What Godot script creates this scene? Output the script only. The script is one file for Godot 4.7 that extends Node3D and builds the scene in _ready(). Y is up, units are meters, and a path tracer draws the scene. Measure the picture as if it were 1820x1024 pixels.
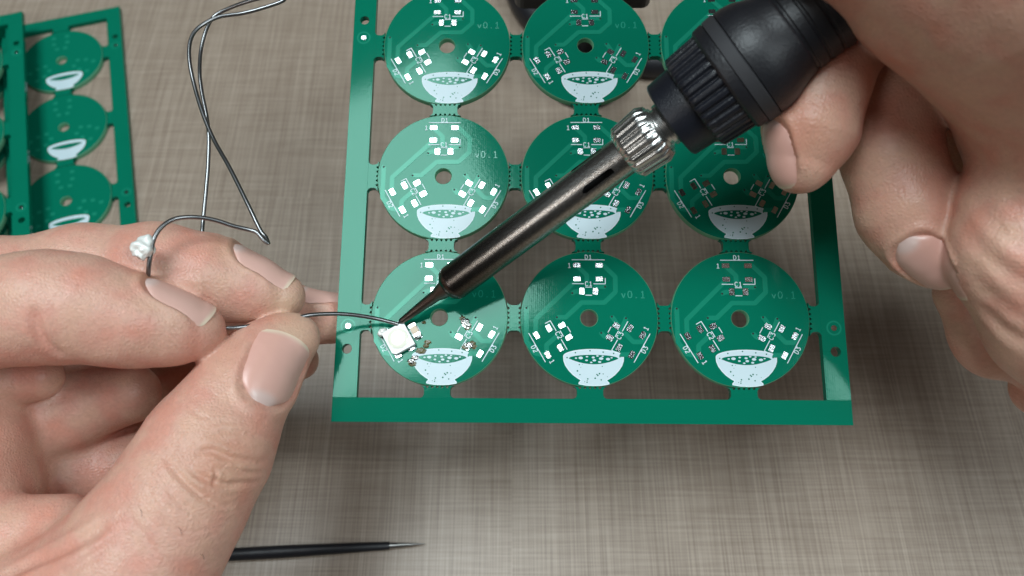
extends Node3D
# Hand soldering an LED onto a panel of nine round circuit boards. Geometry is authored in millimetres and built in metres.

const MM := 0.001
var rng := RandomNumberGenerator.new()
var M := {}
var taken := {}

# ------------------------------------------------------------------ mesh collector
class Mb:
	var v := PackedVector3Array()
	var n := PackedVector3Array()
	var c := PackedColorArray()
	var uv := PackedVector2Array()
	var idx := PackedInt32Array()
	var use_c := false
	var use_uv := false
	func vert(p: Vector3, nn: Vector3, col := Color.WHITE, t := Vector2.ZERO) -> int:
		v.push_back(p); n.push_back(nn); c.push_back(col); uv.push_back(t)
		return v.size() - 1
	func face(a: int, b: int, d: int) -> void:
		var g := (v[b] - v[a]).cross(v[d] - v[a])
		if g.dot(n[a] + n[b] + n[d]) > 0.0:
			idx.push_back(a); idx.push_back(d); idx.push_back(b)
		else:
			idx.push_back(a); idx.push_back(b); idx.push_back(d)
	func flat(a: Vector3, b: Vector3, d: Vector3, nn: Vector3) -> void:
		face(vert(a, nn), vert(b, nn), vert(d, nn))
	func quad(a: Vector3, b: Vector3, d: Vector3, e: Vector3, nn: Vector3) -> void:
		var i := vert(a, nn); var j := vert(b, nn); var k := vert(d, nn); var l := vert(e, nn)
		face(i, j, k); face(i, k, l)
	func add(st: Array, at: int) -> void:
		pass
	func arrays() -> Array:
		var arr := []
		arr.resize(Mesh.ARRAY_MAX)
		var vs := PackedVector3Array()
		vs.resize(v.size())
		for i in v.size():
			vs[i] = v[i] * 0.001
		arr[Mesh.ARRAY_VERTEX] = vs
		arr[Mesh.ARRAY_NORMAL] = n
		if use_c:
			arr[Mesh.ARRAY_COLOR] = c
		if use_uv:
			arr[Mesh.ARRAY_TEX_UV] = uv
		arr[Mesh.ARRAY_INDEX] = idx
		return arr
	func mesh() -> ArrayMesh:
		var m := ArrayMesh.new()
		m.add_surface_from_arrays(Mesh.PRIMITIVE_TRIANGLES, arrays())
		return m

func lin(r: float, g: float, b: float) -> Color:
	return Color(r, g, b).linear_to_srgb()

func numbered(base: String) -> String:
	if not taken.has(base):
		taken[base] = 0
		return base
	taken[base] += 1
	return "%s_%03d" % [base, taken[base]]

func obj(called: String, mesh: Mesh, mat: Material, parent: Node = self) -> MeshInstance3D:
	var o := MeshInstance3D.new()
	o.name = numbered(called) if parent == self else called
	o.mesh = mesh
	if mat:
		o.material_override = mat
	parent.add_child(o, true)
	return o

func tag(o: Node, label: String, category: String, group := "") -> void:
	o.set_meta("label", label)
	o.set_meta("category", category)
	if group != "":
		o.set_meta("group", group)

func thing(called: String, label: String, category: String, group := "") -> Node3D:
	var o := Node3D.new()
	o.name = numbered(called)
	add_child(o)
	tag(o, label, category, group)
	return o

func part(called: String, parent: Node) -> Node3D:
	var o := Node3D.new()
	o.name = called
	parent.add_child(o, true)
	return o

# ------------------------------------------------------------------ shapes (mm)
# flat outline pushed up from z0 to z1, with an optional chamfer of its top edge
func extrude(mb: Mb, poly: PackedVector2Array, z0: float, z1: float, bottom := true, chamfer := 0.0) -> void:
	if poly.size() < 3:
		return
	if Geometry2D.is_polygon_clockwise(poly):
		poly = poly.duplicate()
		poly.reverse()
	var top := poly
	if chamfer > 0.0:
		var off := Geometry2D.offset_polygon(poly, -chamfer, Geometry2D.JOIN_MITER)
		if off.size() == 1 and off[0].size() == poly.size():
			top = off[0]
			if Geometry2D.is_polygon_clockwise(top):
				top.reverse()
			var best := 0
			for i in top.size():
				if top[i].distance_squared_to(poly[0]) < top[best].distance_squared_to(poly[0]):
					best = i
			var turned := PackedVector2Array()
			for i in top.size():
				turned.push_back(top[(i + best) % top.size()])
			top = turned
		else:
			chamfer = 0.0
	var tri := Geometry2D.triangulate_polygon(top)
	for i in range(0, tri.size(), 3):
		var a := top[tri[i]]; var b := top[tri[i + 1]]; var d := top[tri[i + 2]]
		mb.flat(Vector3(a.x, a.y, z1), Vector3(b.x, b.y, z1), Vector3(d.x, d.y, z1), Vector3(0, 0, 1))
		if bottom:
			mb.flat(Vector3(a.x, a.y, z0), Vector3(b.x, b.y, z0), Vector3(d.x, d.y, z0), Vector3(0, 0, -1))
	var zs := z1 - chamfer
	for i in poly.size():
		var j := (i + 1) % poly.size()
		var a := poly[i]; var b := poly[j]
		var e := b - a
		if e.length_squared() < 1e-8:
			continue
		var nn := Vector3(e.y, -e.x, 0).normalized()
		mb.quad(Vector3(a.x, a.y, z0), Vector3(b.x, b.y, z0), Vector3(b.x, b.y, zs), Vector3(a.x, a.y, zs), nn)
		if chamfer > 0.0:
			var a2 := top[i]; var b2 := top[j]
			mb.quad(Vector3(a.x, a.y, zs), Vector3(b.x, b.y, zs), Vector3(b2.x, b2.y, z1), Vector3(a2.x, a2.y, z1), (nn + Vector3(0, 0, 1)).normalized())

# profile of (height along axis, radius) turned round z; hard edges where the profile bends sharply
func lathe(mb: Mb, prof: Array, segs := 48, smooth_deg := 35.0, a0 := 0.0, a1 := TAU, ripple := 0.0, ripples := 0) -> void:
	var runs := []
	for i in prof.size() - 1:
		var d: Vector2 = prof[i + 1] - prof[i]
		if d.length() < 1e-6:
			continue
		runs.append([prof[i], prof[i + 1], Vector2(-d.y, d.x).normalized()])
	for k in runs.size():
		var nn: Vector2 = runs[k][2]
		var n0 := nn
		var n1 := nn
		if k > 0 and rad_to_deg(absf(nn.angle_to(runs[k - 1][2]))) < smooth_deg:
			n0 = (nn + runs[k - 1][2]).normalized()
		if k < runs.size() - 1 and rad_to_deg(absf(nn.angle_to(runs[k + 1][2]))) < smooth_deg:
			n1 = (nn + runs[k + 1][2]).normalized()
		var prev := [-1, -1]
		for s in segs + 1:
			var a := a0 + (a1 - a0) * s / segs
			var dir := Vector3(cos(a), sin(a), 0)
			var p0: Vector2 = runs[k][0]
			var p1: Vector2 = runs[k][1]
			var i0 := mb.vert(dir * p0.y + Vector3(0, 0, p0.x), (dir * n0.y + Vector3(0, 0, n0.x)).normalized())
			var i1 := mb.vert(dir * p1.y + Vector3(0, 0, p1.x), (dir * n1.y + Vector3(0, 0, n1.x)).normalized())
			if s > 0:
				if p0.y > 1e-6:
					mb.face(prev[0], i0, i1)
				if p1.y > 1e-6:
					mb.face(prev[0], i1, prev[1])
			prev = [i0, i1]

func tube(mb: Mb, pts: Array, radius: float, segs := 12, end_radius := -1.0) -> void:
	var up := Vector3(0.3, 1, 0.2).normalized()
	var rings := []
	for i in pts.size():
		var t: Vector3 = (pts[mini(i + 1, pts.size() - 1)] - pts[maxi(i - 1, 0)]).normalized()
		var side := up.cross(t).normalized()
		up = t.cross(side).normalized()
		var r := radius
		if end_radius >= 0.0:
			r = lerpf(radius, end_radius, float(i) / (pts.size() - 1))
		var ring := []
		for s in segs:
			var a := TAU * s / segs
			var d := side * cos(a) + up * sin(a)
			ring.append(mb.vert(pts[i] + d * r, d))
		rings.append(ring)
	for i in pts.size() - 1:
		for s in segs:
			var s2 := (s + 1) % segs
			mb.face(rings[i][s], rings[i][s2], rings[i + 1][s2])
			mb.face(rings[i][s], rings[i + 1][s2], rings[i + 1][s])
	for e in [0, pts.size() - 1]:
		var t: Vector3 = (pts[0] - pts[1]).normalized() if e == 0 else (pts[e] - pts[e - 1]).normalized()
		var ctr := mb.vert(pts[e] + t * radius * 0.5, t)
		for s in segs:
			mb.face(rings[e][s], rings[e][(s + 1) % segs], ctr)

func curve_points(pts: Array, per := 8) -> Array:
	var out := []
	for i in pts.size() - 1:
		var p0: Vector3 = pts[maxi(i - 1, 0)]
		var p1: Vector3 = pts[i]
		var p2: Vector3 = pts[i + 1]
		var p3: Vector3 = pts[mini(i + 2, pts.size() - 1)]
		for k in per:
			out.append(p1.cubic_interpolate(p2, p0, p3, float(k) / per))
	out.append(pts[-1])
	return out

func circle(r: float, n := 32, at := Vector2.ZERO, ry := -1.0) -> PackedVector2Array:
	var p := PackedVector2Array()
	for i in n:
		var a := TAU * i / n
		p.push_back(at + Vector2(cos(a) * r, sin(a) * (r if ry < 0.0 else ry)))
	return p

func rounded_rect(w: float, h: float, r: float, at := Vector2.ZERO, k := 4) -> PackedVector2Array:
	var p := PackedVector2Array()
	for q in 4:
		var cx := (w / 2 - r) * (1 if q == 0 or q == 3 else -1)
		var cy := (h / 2 - r) * (1 if q < 2 else -1)
		for i in k + 1:
			var a := PI / 2 * (q + float(i) / k)
			p.push_back(at + Vector2(cx + cos(a) * r, cy + sin(a) * r))
	return p

func stroke(mb: Mb, pts: PackedVector2Array, w: float, z0: float, z1: float, round_ends := true) -> void:
	for poly in Geometry2D.offset_polyline(pts, w / 2, Geometry2D.JOIN_ROUND if round_ends else Geometry2D.JOIN_MITER, Geometry2D.END_ROUND if round_ends else Geometry2D.END_SQUARE):
		if not Geometry2D.is_polygon_clockwise(poly):
			extrude(mb, poly, z0, z1, false)

const GLYPHS := {
	"D": [[0, 0.03, 0, 1, 0.3, 1, 0.55, 0.8, 0.6, 0.5], [0, 0, 0.3, 0, 0.55, 0.2, 0.6, 0.5]],
	"C": [[0.6, 0.85, 0.4, 1, 0.2, 1, 0.03, 0.8, 0, 0.5, 0.03, 0.2, 0.2, 0, 0.4, 0, 0.6, 0.15]],
	"v": [[0.05, 0.65, 0.3, 0, 0.55, 0.65]],
	"0": [[0.3, 0, 0.1, 0.1, 0, 0.5, 0.1, 0.9, 0.3, 1], [0.3, 1, 0.5, 0.9, 0.6, 0.5, 0.5, 0.1, 0.3, 0]],
	"1": [[0.1, 0.8, 0.32, 1, 0.32, 0], [0.05, 0, 0.58, 0]],
	"2": [[0.02, 0.85, 0.2, 1, 0.42, 1, 0.58, 0.82, 0.55, 0.6, 0, 0, 0.6, 0]],
	"3": [[0.03, 0.98, 0.57, 0.98, 0.25, 0.6, 0.45, 0.58, 0.6, 0.4, 0.58, 0.15, 0.4, 0, 0.18, 0, 0, 0.12]],
	".": [[0.2, 0.04, 0.38, 0.04]],
}

func lettering(mb: Mb, text: String, at: Vector2, deg: float, h: float, w: float, z0: float, z1: float) -> void:
	var adv := 0.92
	var x0 := -(text.length() * adv - (adv - 0.6)) / 2.0
	for i in text.length():
		for line in GLYPHS[text[i]]:
			var pts := PackedVector2Array()
			for k in range(0, line.size(), 2):
				pts.push_back(at + (Vector2(x0 + i * adv + line[k], line[k + 1] - 0.5) * h).rotated(deg_to_rad(deg)))
			stroke(mb, pts, w, z0, z1)

# ------------------------------------------------------------------ materials
func noise_tex(freq: float, octaves: int, seed_: int, size := 512, kind := FastNoiseLite.TYPE_SIMPLEX, ramp: Gradient = null) -> NoiseTexture2D:
	var f := FastNoiseLite.new()
	f.seed = seed_
	f.noise_type = kind
	f.frequency = freq
	f.fractal_octaves = octaves
	if octaves == 1:
		f.fractal_type = FastNoiseLite.FRACTAL_NONE
	var t := NoiseTexture2D.new()
	t.noise = f
	t.width = size
	t.height = size
	t.seamless = true
	if ramp:
		t.color_ramp = ramp
	return t

func ramp2(a: Color, b: Color, lo := 0.0, hi := 1.0) -> Gradient:
	var g := Gradient.new()
	g.set_color(0, a); g.set_offset(0, lo)
	g.set_color(1, b); g.set_offset(1, hi)
	return g

func mat(col: Color, rough := 0.5, metal := 0.0) -> StandardMaterial3D:
	var m := StandardMaterial3D.new()
	m.albedo_color = col
	m.roughness = rough
	m.metallic = metal
	return m

func relief(m: StandardMaterial3D, t: Texture2D, per_m: float, cm: float, world := false) -> StandardMaterial3D:
	m.uv1_triplanar = true
	m.uv1_world_triplanar = world
	m.uv1_scale = Vector3.ONE * per_m
	m.heightmap_enabled = true
	m.heightmap_texture = t
	m.heightmap_scale = cm
	return m

# woven-look laminate: fine warp and weft streaks of two tones, 1024 px for 100 mm
func weave_image(size: int) -> Image:
	var a := FastNoiseLite.new(); a.seed = 5; a.frequency = 1.0; a.fractal_octaves = 2
	var b := FastNoiseLite.new(); b.seed = 9; b.frequency = 1.0; b.fractal_octaves = 2
	var data := PackedByteArray()
	data.resize(size * size * 3)
	var s := 1024.0 / size
	var thread := PackedFloat32Array()
	for x in size:
		thread.push_back(0.22 * a.get_noise_2d(x * s * 0.27, 777.0) + 0.1 * a.get_noise_2d(x * s * 0.09, 555.0))
	var i := 0
	for y in size:
		var fy := y * s
		var line := b.get_noise_2d(7.0, fy * 0.16) * 0.5 + b.get_noise_2d(91.0, fy * 0.035) * 0.35
		for x in size:
			var fx := x * s
			var warp := a.get_noise_2d(fx * 0.21, fy * 0.0035 + 40.0)
			var weft := b.get_noise_2d(fx * 0.005 + 9.0, fy * 0.17)
			var broad := a.get_noise_2d(fx * 0.012 + 300.0, fy * 0.006)
			var t := 0.5 + warp * 0.30 + weft * 0.22 + line * 0.16 + thread[x] * 1.0 + broad * 0.08
			t = clampf(t, 0.0, 1.0)
			# sRGB between dark umber and pale greige
			data[i] = int(lerpf(116.0, 170.0, t))
			data[i + 1] = int(lerpf(99.0, 155.0, t))
			data[i + 2] = int(lerpf(85.0, 140.0, t))
			i += 3
	return Image.create_from_data(size, size, false, Image.FORMAT_RGB8, data)

func materials() -> void:
	var fine := noise_tex(0.03, 3, 2)
	var grain := noise_tex(0.09, 3, 4)
	var streak := Image.create(256, 256, false, Image.FORMAT_L8)
	rng.seed = 77
	var col := []
	for x in 256:
		col.append(rng.randf())
	for x in 256:
		for y in 256:
			var h: float = 0.5 + 0.25 * sin(TAU * (x * 16.0 / 256.0)) + 0.12 * sin(TAU * (y * 12.0 / 256.0)) + 0.15 * (col[x] - 0.5)
			streak.set_pixel(x, y, Color(h, h, h))
	var glass_weave := ImageTexture.create_from_image(streak)
	M.mask = relief(mat(lin(0.002, 0.144, 0.085), 0.08), glass_weave, 160.0, 0.00014)
	M.mask.metallic = 0.045
	M.mask.metallic_specular = 0.25
	var warp := noise_tex(0.012, 3, 41, 512)
	warp.as_normal_map = true
	warp.bump_strength = 4.0
	M.mask.normal_enabled = true
	M.mask.normal_texture = warp
	M.mask.normal_scale = 0.045
	M.trace = relief(mat(lin(0.01, 0.21, 0.13), 0.1), glass_weave, 160.0, 0.00008)
	M.trace.metallic = 0.05
	M.trace.metallic_specular = 0.27
	M.substrate = mat(lin(0.10, 0.30, 0.17), 0.55)
	M.tin = relief(mat(lin(0.60, 0.64, 0.66), 0.11, 1.0), grain, 260.0, 0.0004)
	M.flux_tin = relief(mat(lin(0.6, 0.6, 0.58), 0.18, 1.0), grain, 120.0, 0.003)
	M.silk_line = mat(lin(0.60, 0.70, 0.74), 0.42)
	M.silk = relief(mat(lin(0.50, 0.61, 0.65), 0.42), fine, 200.0, 0.0004)
	M.version = mat(lin(0.012, 0.24, 0.16), 0.2)
	M.version_bright = mat(lin(0.30, 0.62, 0.55), 0.2)
	M.hole_copper = mat(lin(0.30, 0.42, 0.30), 0.4)
	M.led_white = mat(lin(0.82, 0.83, 0.82), 0.35)
	M.led_lens = mat(lin(0.88, 0.87, 0.74), 0.08)
	M.ceramic = mat(lin(0.42, 0.29, 0.16), 0.3)
	M.burnt = relief(mat(lin(0.10, 0.085, 0.03), 0.1), grain, 120.0, 0.002)
	M.wire = relief(mat(lin(0.24, 0.24, 0.245), 0.32, 1.0), grain, 60.0, 0.0006)
	M.solder = relief(mat(lin(0.84, 0.84, 0.80), 0.42, 0.15), grain, 180.0, 0.0008)
	# soldering iron
	var scorch := Gradient.new()
	scorch.set_color(0, lin(0.62, 0.58, 0.54)); scorch.set_offset(0, 0.25)
	scorch.set_color(1, lin(1.0, 1.0, 1.0)); scorch.set_offset(1, 0.75)
	M.barrel = relief(mat(Color.WHITE, 0.27, 1.0), grain, 160.0, 0.0008)
	M.barrel.vertex_color_use_as_albedo = true
	M.barrel.albedo_texture = noise_tex(0.02, 4, 12, 512, FastNoiseLite.TYPE_SIMPLEX, scorch)
	M.chrome = mat(lin(0.66, 0.66, 0.64), 0.27, 1.0)
	M.tip = relief(mat(lin(0.16, 0.14, 0.125), 0.28, 1.0), grain, 120.0, 0.002)
	M.tip_end = relief(mat(lin(0.10, 0.10, 0.10), 0.35, 1.0), grain, 220.0, 0.004)
	M.dark_hole = mat(lin(0.006, 0.006, 0.006), 0.8)
	M.plastic = relief(mat(lin(0.008, 0.009, 0.014), 0.36), grain, 60.0, 0.004)
	M.rubber = relief(mat(lin(0.009, 0.009, 0.012), 0.46), noise_tex(0.05, 4, 21), 45.0, 0.004)
	M.label_print = mat(lin(0.03, 0.03, 0.034), 0.6)
	M.black_paint = relief(mat(lin(0.012, 0.012, 0.013), 0.35), grain, 60.0, 0.002)
	M.steel = mat(lin(0.30, 0.29, 0.28), 0.3, 1.0)
	# laminate
	var wt := ImageTexture.create_from_image(weave_image(1024))
	M.laminate = mat(Color.WHITE, 0.42)
	M.laminate.albedo_texture = wt
	M.laminate.uv1_triplanar = true
	M.laminate.uv1_world_triplanar = true
	M.laminate.uv1_scale = Vector3.ONE * 7.5
	M.laminate.heightmap_enabled = true
	M.laminate.heightmap_texture = wt
	M.laminate.heightmap_scale = 0.006
	# skin
	var skin_relief := noise_tex(0.042, 1, 31, 512, FastNoiseLite.TYPE_CELLULAR)
	(skin_relief.noise as FastNoiseLite).cellular_return_type = FastNoiseLite.RETURN_DISTANCE2_SUB
	M.skin = relief(mat(Color.WHITE, 0.42), skin_relief, 80.0, 0.010)
	M.skin.vertex_color_use_as_albedo = true
	M.skin.metallic_specular = 0.45
	M.skin.subsurf_scatter_enabled = true
	M.skin.subsurf_scatter_strength = 0.10
	M.nail = relief(mat(Color.WHITE, 0.34), noise_tex(0.02, 2, 33), 40.0, 0.002)
	M.nail.vertex_color_use_as_albedo = true
	M.frame_paint = mat(lin(0.75, 0.75, 0.74), 0.5)

# ------------------------------------------------------------------ flesh: smooth union of tapered bones, meshed as surface nets (mm)
class Flesh:
	var a := PackedVector3Array()
	var ba := PackedVector3Array()
	var inv := PackedFloat32Array()
	var ra := PackedFloat32Array()
	var rb := PackedFloat32Array()
	var grp := PackedInt32Array()
	var k_in := PackedFloat32Array()
	var k_out := PackedFloat32Array()
	var groups := 0
	# wrinkles: segments with width and depth
	var ca := PackedVector3Array()
	var cb := PackedVector3Array()
	var cw := PackedFloat32Array()
	var cd := PackedFloat32Array()
	# nail beds: [centre, right, forward, normal, half width, half length]
	var nails := []
	var tints := []
	var base := Color(0.5, 0.45, 0.22)
	var bump := FastNoiseLite.new()
	var blot := FastNoiseLite.new()
	var folds := []

	func chain(pts: Array, kin: float, kout: float) -> void:
		for i in pts.size() - 1:
			var p: Vector3 = pts[i][0]
			var q: Vector3 = pts[i + 1][0]
			a.push_back(p); ba.push_back(q - p)
			inv.push_back(1.0 / maxf((q - p).length_squared(), 1e-6))
			ra.push_back(pts[i][1]); rb.push_back(pts[i + 1][1])
			grp.push_back(groups); k_in.push_back(kin); k_out.push_back(kout)
		groups += 1

	func crease(pts: Array, width: float, depth: float) -> void:
		for i in pts.size() - 1:
			var t0 := float(i) / (pts.size() - 1)
			ca.push_back(pts[i]); cb.push_back(pts[i + 1]); cw.push_back(width)
			cd.push_back(depth * (0.45 + 0.55 * sin(PI * (t0 + 0.5 / (pts.size() - 1)))))

	# the point of the surface that is met on the way from the eye towards p
	func lay(p: Vector3) -> Vector3:
		var dir := (p - Vector3(0, 201.6, 0)).normalized()
		var q := Vector3(0, 201.6, 0) + dir * 45.0
		var all := PackedInt32Array(range(a.size()))
		for i in 80:
			var d := raw(q, all)
			if d < 0.03:
				break
			q += dir * minf(d * 0.9, 4.0)
			if q.distance_to(Vector3(0, 201.6, 0)) > 200.0:
				break
		return q

	func crease_on(pts: Array, width: float, depth: float) -> void:
		var fine := []
		for i in pts.size() - 1:
			for k in 4:
				var p0: Vector3 = pts[maxi(i - 1, 0)]
				var p3: Vector3 = pts[mini(i + 2, pts.size() - 1)]
				fine.append(lay(pts[i].cubic_interpolate(pts[i + 1], p0, p3, k / 4.0)))
		fine.append(lay(pts[-1]))
		crease(fine, width, depth)

	func raw(p: Vector3, act: PackedInt32Array) -> float:
		var total := 1e9
		var cur := 1e9
		var g := -1
		var ko := 1.0
		for i in act:
			if grp[i] != g:
				if g >= 0:
					var h0 := maxf(ko - absf(total - cur), 0.0) / ko
					total = minf(total, cur) - h0 * h0 * ko * 0.25
				g = grp[i]
				cur = 1e9
				ko = k_out[i]
			var pa := p - a[i]
			var h := clampf(pa.dot(ba[i]) * inv[i], 0.0, 1.0)
			var d := (pa - ba[i] * h).length() - (ra[i] + (rb[i] - ra[i]) * h)
			var kk := k_in[i]
			var e := maxf(kk - absf(cur - d), 0.0) / kk
			cur = minf(cur, d) - e * e * kk * 0.25
		if g >= 0:
			var h1 := maxf(ko - absf(total - cur), 0.0) / ko
			total = minf(total, cur) - h1 * h1 * ko * 0.25
		return total

	func full(p: Vector3, act: PackedInt32Array, cre: PackedInt32Array, nl: PackedInt32Array) -> float:
		var d := raw(p, act)
		for i in cre:
			var s := cb[i] - ca[i]
			var pa := p - ca[i]
			var h := clampf(pa.dot(s) / maxf(s.length_squared(), 1e-6), 0.0, 1.0)
			var q := (pa - s * h).length() / cw[i]
			if q < 4.0:
				d += cd[i] * (exp(-q * q) - 0.22 * exp(-(q - 1.9) * (q - 1.9)))
		for i in nl:
			var f: Array = nails[i]
			var r: Vector3 = p - f[0]
			var z: float = r.dot(f[3])
			if absf(z) > 5.0:
				continue
			var x: float = absf(r.dot(f[1])) / f[4]
			var y: float = r.dot(f[2]) / f[5]
			var e := pow(pow(x, 3.0) + pow(absf(y), 3.0), 1.0 / 3.0)
			if e > 1.6:
				continue
			var inside := 1.0 - smoothstep(0.85, 1.05, e)
			var rim := exp(-pow((e - 1.14) / 0.13, 2.0)) * (1.0 - smoothstep(0.25, 0.85, y))
			d += 0.30 * inside - 0.34 * rim
		for f in folds:
			# parallel skin lines: [centre, direction across the lines, radius, spacing, depth]
			var r: Vector3 = p - f[0]
			var w: float = 1.0 - r.length() / f[2]
			if w > 0.0:
				var ph: float = r.dot(f[1]) / f[3] + 0.8 * bump.get_noise_3d(p.x * 0.7, p.y * 0.7, p.z * 0.7)
				var sn := 0.5 + 0.5 * sin(ph * TAU)
				d += f[4] * smoothstep(0.0, 0.5, w) * sn * sn * clampf(0.6 + 1.2 * bump.get_noise_3d(p.x * 0.6 + 50.0, p.y * 0.6, p.z * 0.6), 0.0, 1.4)
		d += 0.025 * bump.get_noise_3d(p.x * 2.0, p.y * 2.0, p.z * 2.0) + 0.25 * blot.get_noise_3d(p.x, p.y, p.z)
		return d

	func near_bones(p: Vector3, reach: float) -> PackedInt32Array:
		var out := PackedInt32Array()
		for i in a.size():
			var pa := p - a[i]
			var h := clampf(pa.dot(ba[i]) * inv[i], 0.0, 1.0)
			if (pa - ba[i] * h).length() - (ra[i] + (rb[i] - ra[i]) * h) < reach + maxf(k_in[i], k_out[i]):
				out.push_back(i)
		return out

	func colour(p: Vector3) -> Color:
		var c := base
		var t := blot.get_noise_3d(p.x * 2.0 + 90.0, p.y * 2.0, p.z * 2.0)
		c = c.lerp(Color(base.r * 1.02, base.g * 0.76, base.b * 0.70), clampf(0.25 + t * 0.75, 0.0, 1.0))
		c = c.lerp(Color(base.r * 1.05, base.g * 1.09, base.b * 1.0), clampf(0.2 - t * 0.8, 0.0, 1.0))
		var sp := bump.get_noise_3d(p.x * 6.0, p.y * 6.0, p.z * 6.0)
		c = c * (1.0 + 0.11 * sp)
		for s in tints:
			var w: float = 1.0 - p.distance_to(s[0]) / s[1]
			if w > 0.0:
				c = c.lerp(s[2], smoothstep(0.0, 1.0, w) * s[3])
		c.a = 1.0
		return c

	func mesh(cell: float, lo: Vector3, hi: Vector3) -> ArrayMesh:
		var n := 8
		var span := cell * n
		var nx := int(ceil((hi.x - lo.x) / span)); var ny := int(ceil((hi.y - lo.y) / span)); var nz := int(ceil((hi.z - lo.z) / span))
		var verts := {}
		var quads := []
		var mb := Mb.new()
		mb.use_c = true
		var m := n + 1
		var val := PackedFloat32Array()
		val.resize((m) * (m) * (m))
		var rad := span * 0.87
		for cz in nz:
			for cy in ny:
				for cx in nx:
					var o := lo + Vector3(cx, cy, cz) * span
					var mid := o + Vector3.ONE * span * 0.5
					var act := near_bones(mid, rad + 2.0)
					if act.is_empty():
						continue
					var dm := raw(mid, act)
					if absf(dm) > rad + 4.0:
						continue
					var cre := PackedInt32Array()
					for i in ca.size():
						var s := cb[i] - ca[i]
						var h := clampf((mid - ca[i]).dot(s) / maxf(s.length_squared(), 1e-6), 0.0, 1.0)
						if (mid - ca[i] - s * h).length() < rad + cw[i] * 4.0:
							cre.push_back(i)
					var nl := PackedInt32Array()
					for i in nails.size():
						if mid.distance_to(nails[i][0]) < rad + 12.0:
							nl.push_back(i)
					var i0 := 0
					for z in m:
						for y in m:
							for x in m:
								val[i0] = full(o + Vector3(x, y, z) * cell, act, cre, nl)
								i0 += 1
					for z in n:
						for y in n:
							for x in n:
								var b := (z * m + y) * m + x
								var v0 := val[b]
								var cells := 0
								var acc := Vector3.ZERO
								var neg := 0
								for k in 8:
									if val[b + (k & 1) + ((k >> 1) & 1) * m + (k >> 2) * m * m] < 0.0:
										neg += 1
								var gx := cx * n + x; var gy := cy * n + y; var gz := cz * n + z
								if neg > 0 and neg < 8:
									for k in 8:
										for ax in 3:
											if (k >> ax) & 1:
												continue
											var k2 := k | (1 << ax)
											var va := val[b + (k & 1) + ((k >> 1) & 1) * m + (k >> 2) * m * m]
											var vb := val[b + (k2 & 1) + ((k2 >> 1) & 1) * m + (k2 >> 2) * m * m]
											if (va < 0.0) != (vb < 0.0):
												var t := va / (va - vb)
												var pa := Vector3(k & 1, (k >> 1) & 1, k >> 2)
												var pb := Vector3(k2 & 1, (k2 >> 1) & 1, k2 >> 2)
												acc += pa.lerp(pb, t)
												cells += 1
									var p := o + (Vector3(x, y, z) + acc / cells) * cell
									var e := 0.25
									var f0 := full(p, act, cre, nl)
									var g := Vector3(full(p + Vector3(e, 0, 0), act, cre, nl) - f0, full(p + Vector3(0, e, 0), act, cre, nl) - f0, full(p + Vector3(0, 0, e), act, cre, nl) - f0) / e
									var gl := maxf(g.length(), 0.3)
									var mv := clampf(f0 / gl, -cell * 0.5, cell * 0.5)
									p -= g / gl * mv
									verts[gx | (gy << 10) | (gz << 20)] = mb.vert(p, g.normalized(), colour(p))
								# edges that start at this grid point
								if (v0 < 0.0) != (val[b + 1] < 0.0):
									quads.append([gx, gy, gz, 0])
								if (v0 < 0.0) != (val[b + m] < 0.0):
									quads.append([gx, gy, gz, 1])
								if (v0 < 0.0) != (val[b + m * m] < 0.0):
									quads.append([gx, gy, gz, 2])
		for q in quads:
			var x: int = q[0]; var y: int = q[1]; var z: int = q[2]
			var ks := []
			if q[3] == 0:
				ks = [[x, y, z], [x, y - 1, z], [x, y - 1, z - 1], [x, y, z - 1]]
			elif q[3] == 1:
				ks = [[x, y, z], [x - 1, y, z], [x - 1, y, z - 1], [x, y, z - 1]]
			else:
				ks = [[x, y, z], [x - 1, y, z], [x - 1, y - 1, z], [x, y - 1, z]]
			var id := []
			for c in ks:
				if c[0] < 0 or c[1] < 0 or c[2] < 0:
					break
				var key: int = c[0] | (c[1] << 10) | (c[2] << 20)
				if not verts.has(key):
					break
				id.append(verts[key])
			if id.size() == 4:
				mb.face(id[0], id[1], id[2])
				mb.face(id[0], id[2], id[3])
		return mb.mesh()

	func nail_bed(at: Vector3, fwd: Vector3, nrm: Vector3, w: float, l: float) -> void:
		var f := fwd.normalized()
		var nn := (nrm - f * nrm.dot(f)).normalized()
		nails.append([at, f.cross(nn).normalized(), f, nn, w / 2.0, l / 2.0])

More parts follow.
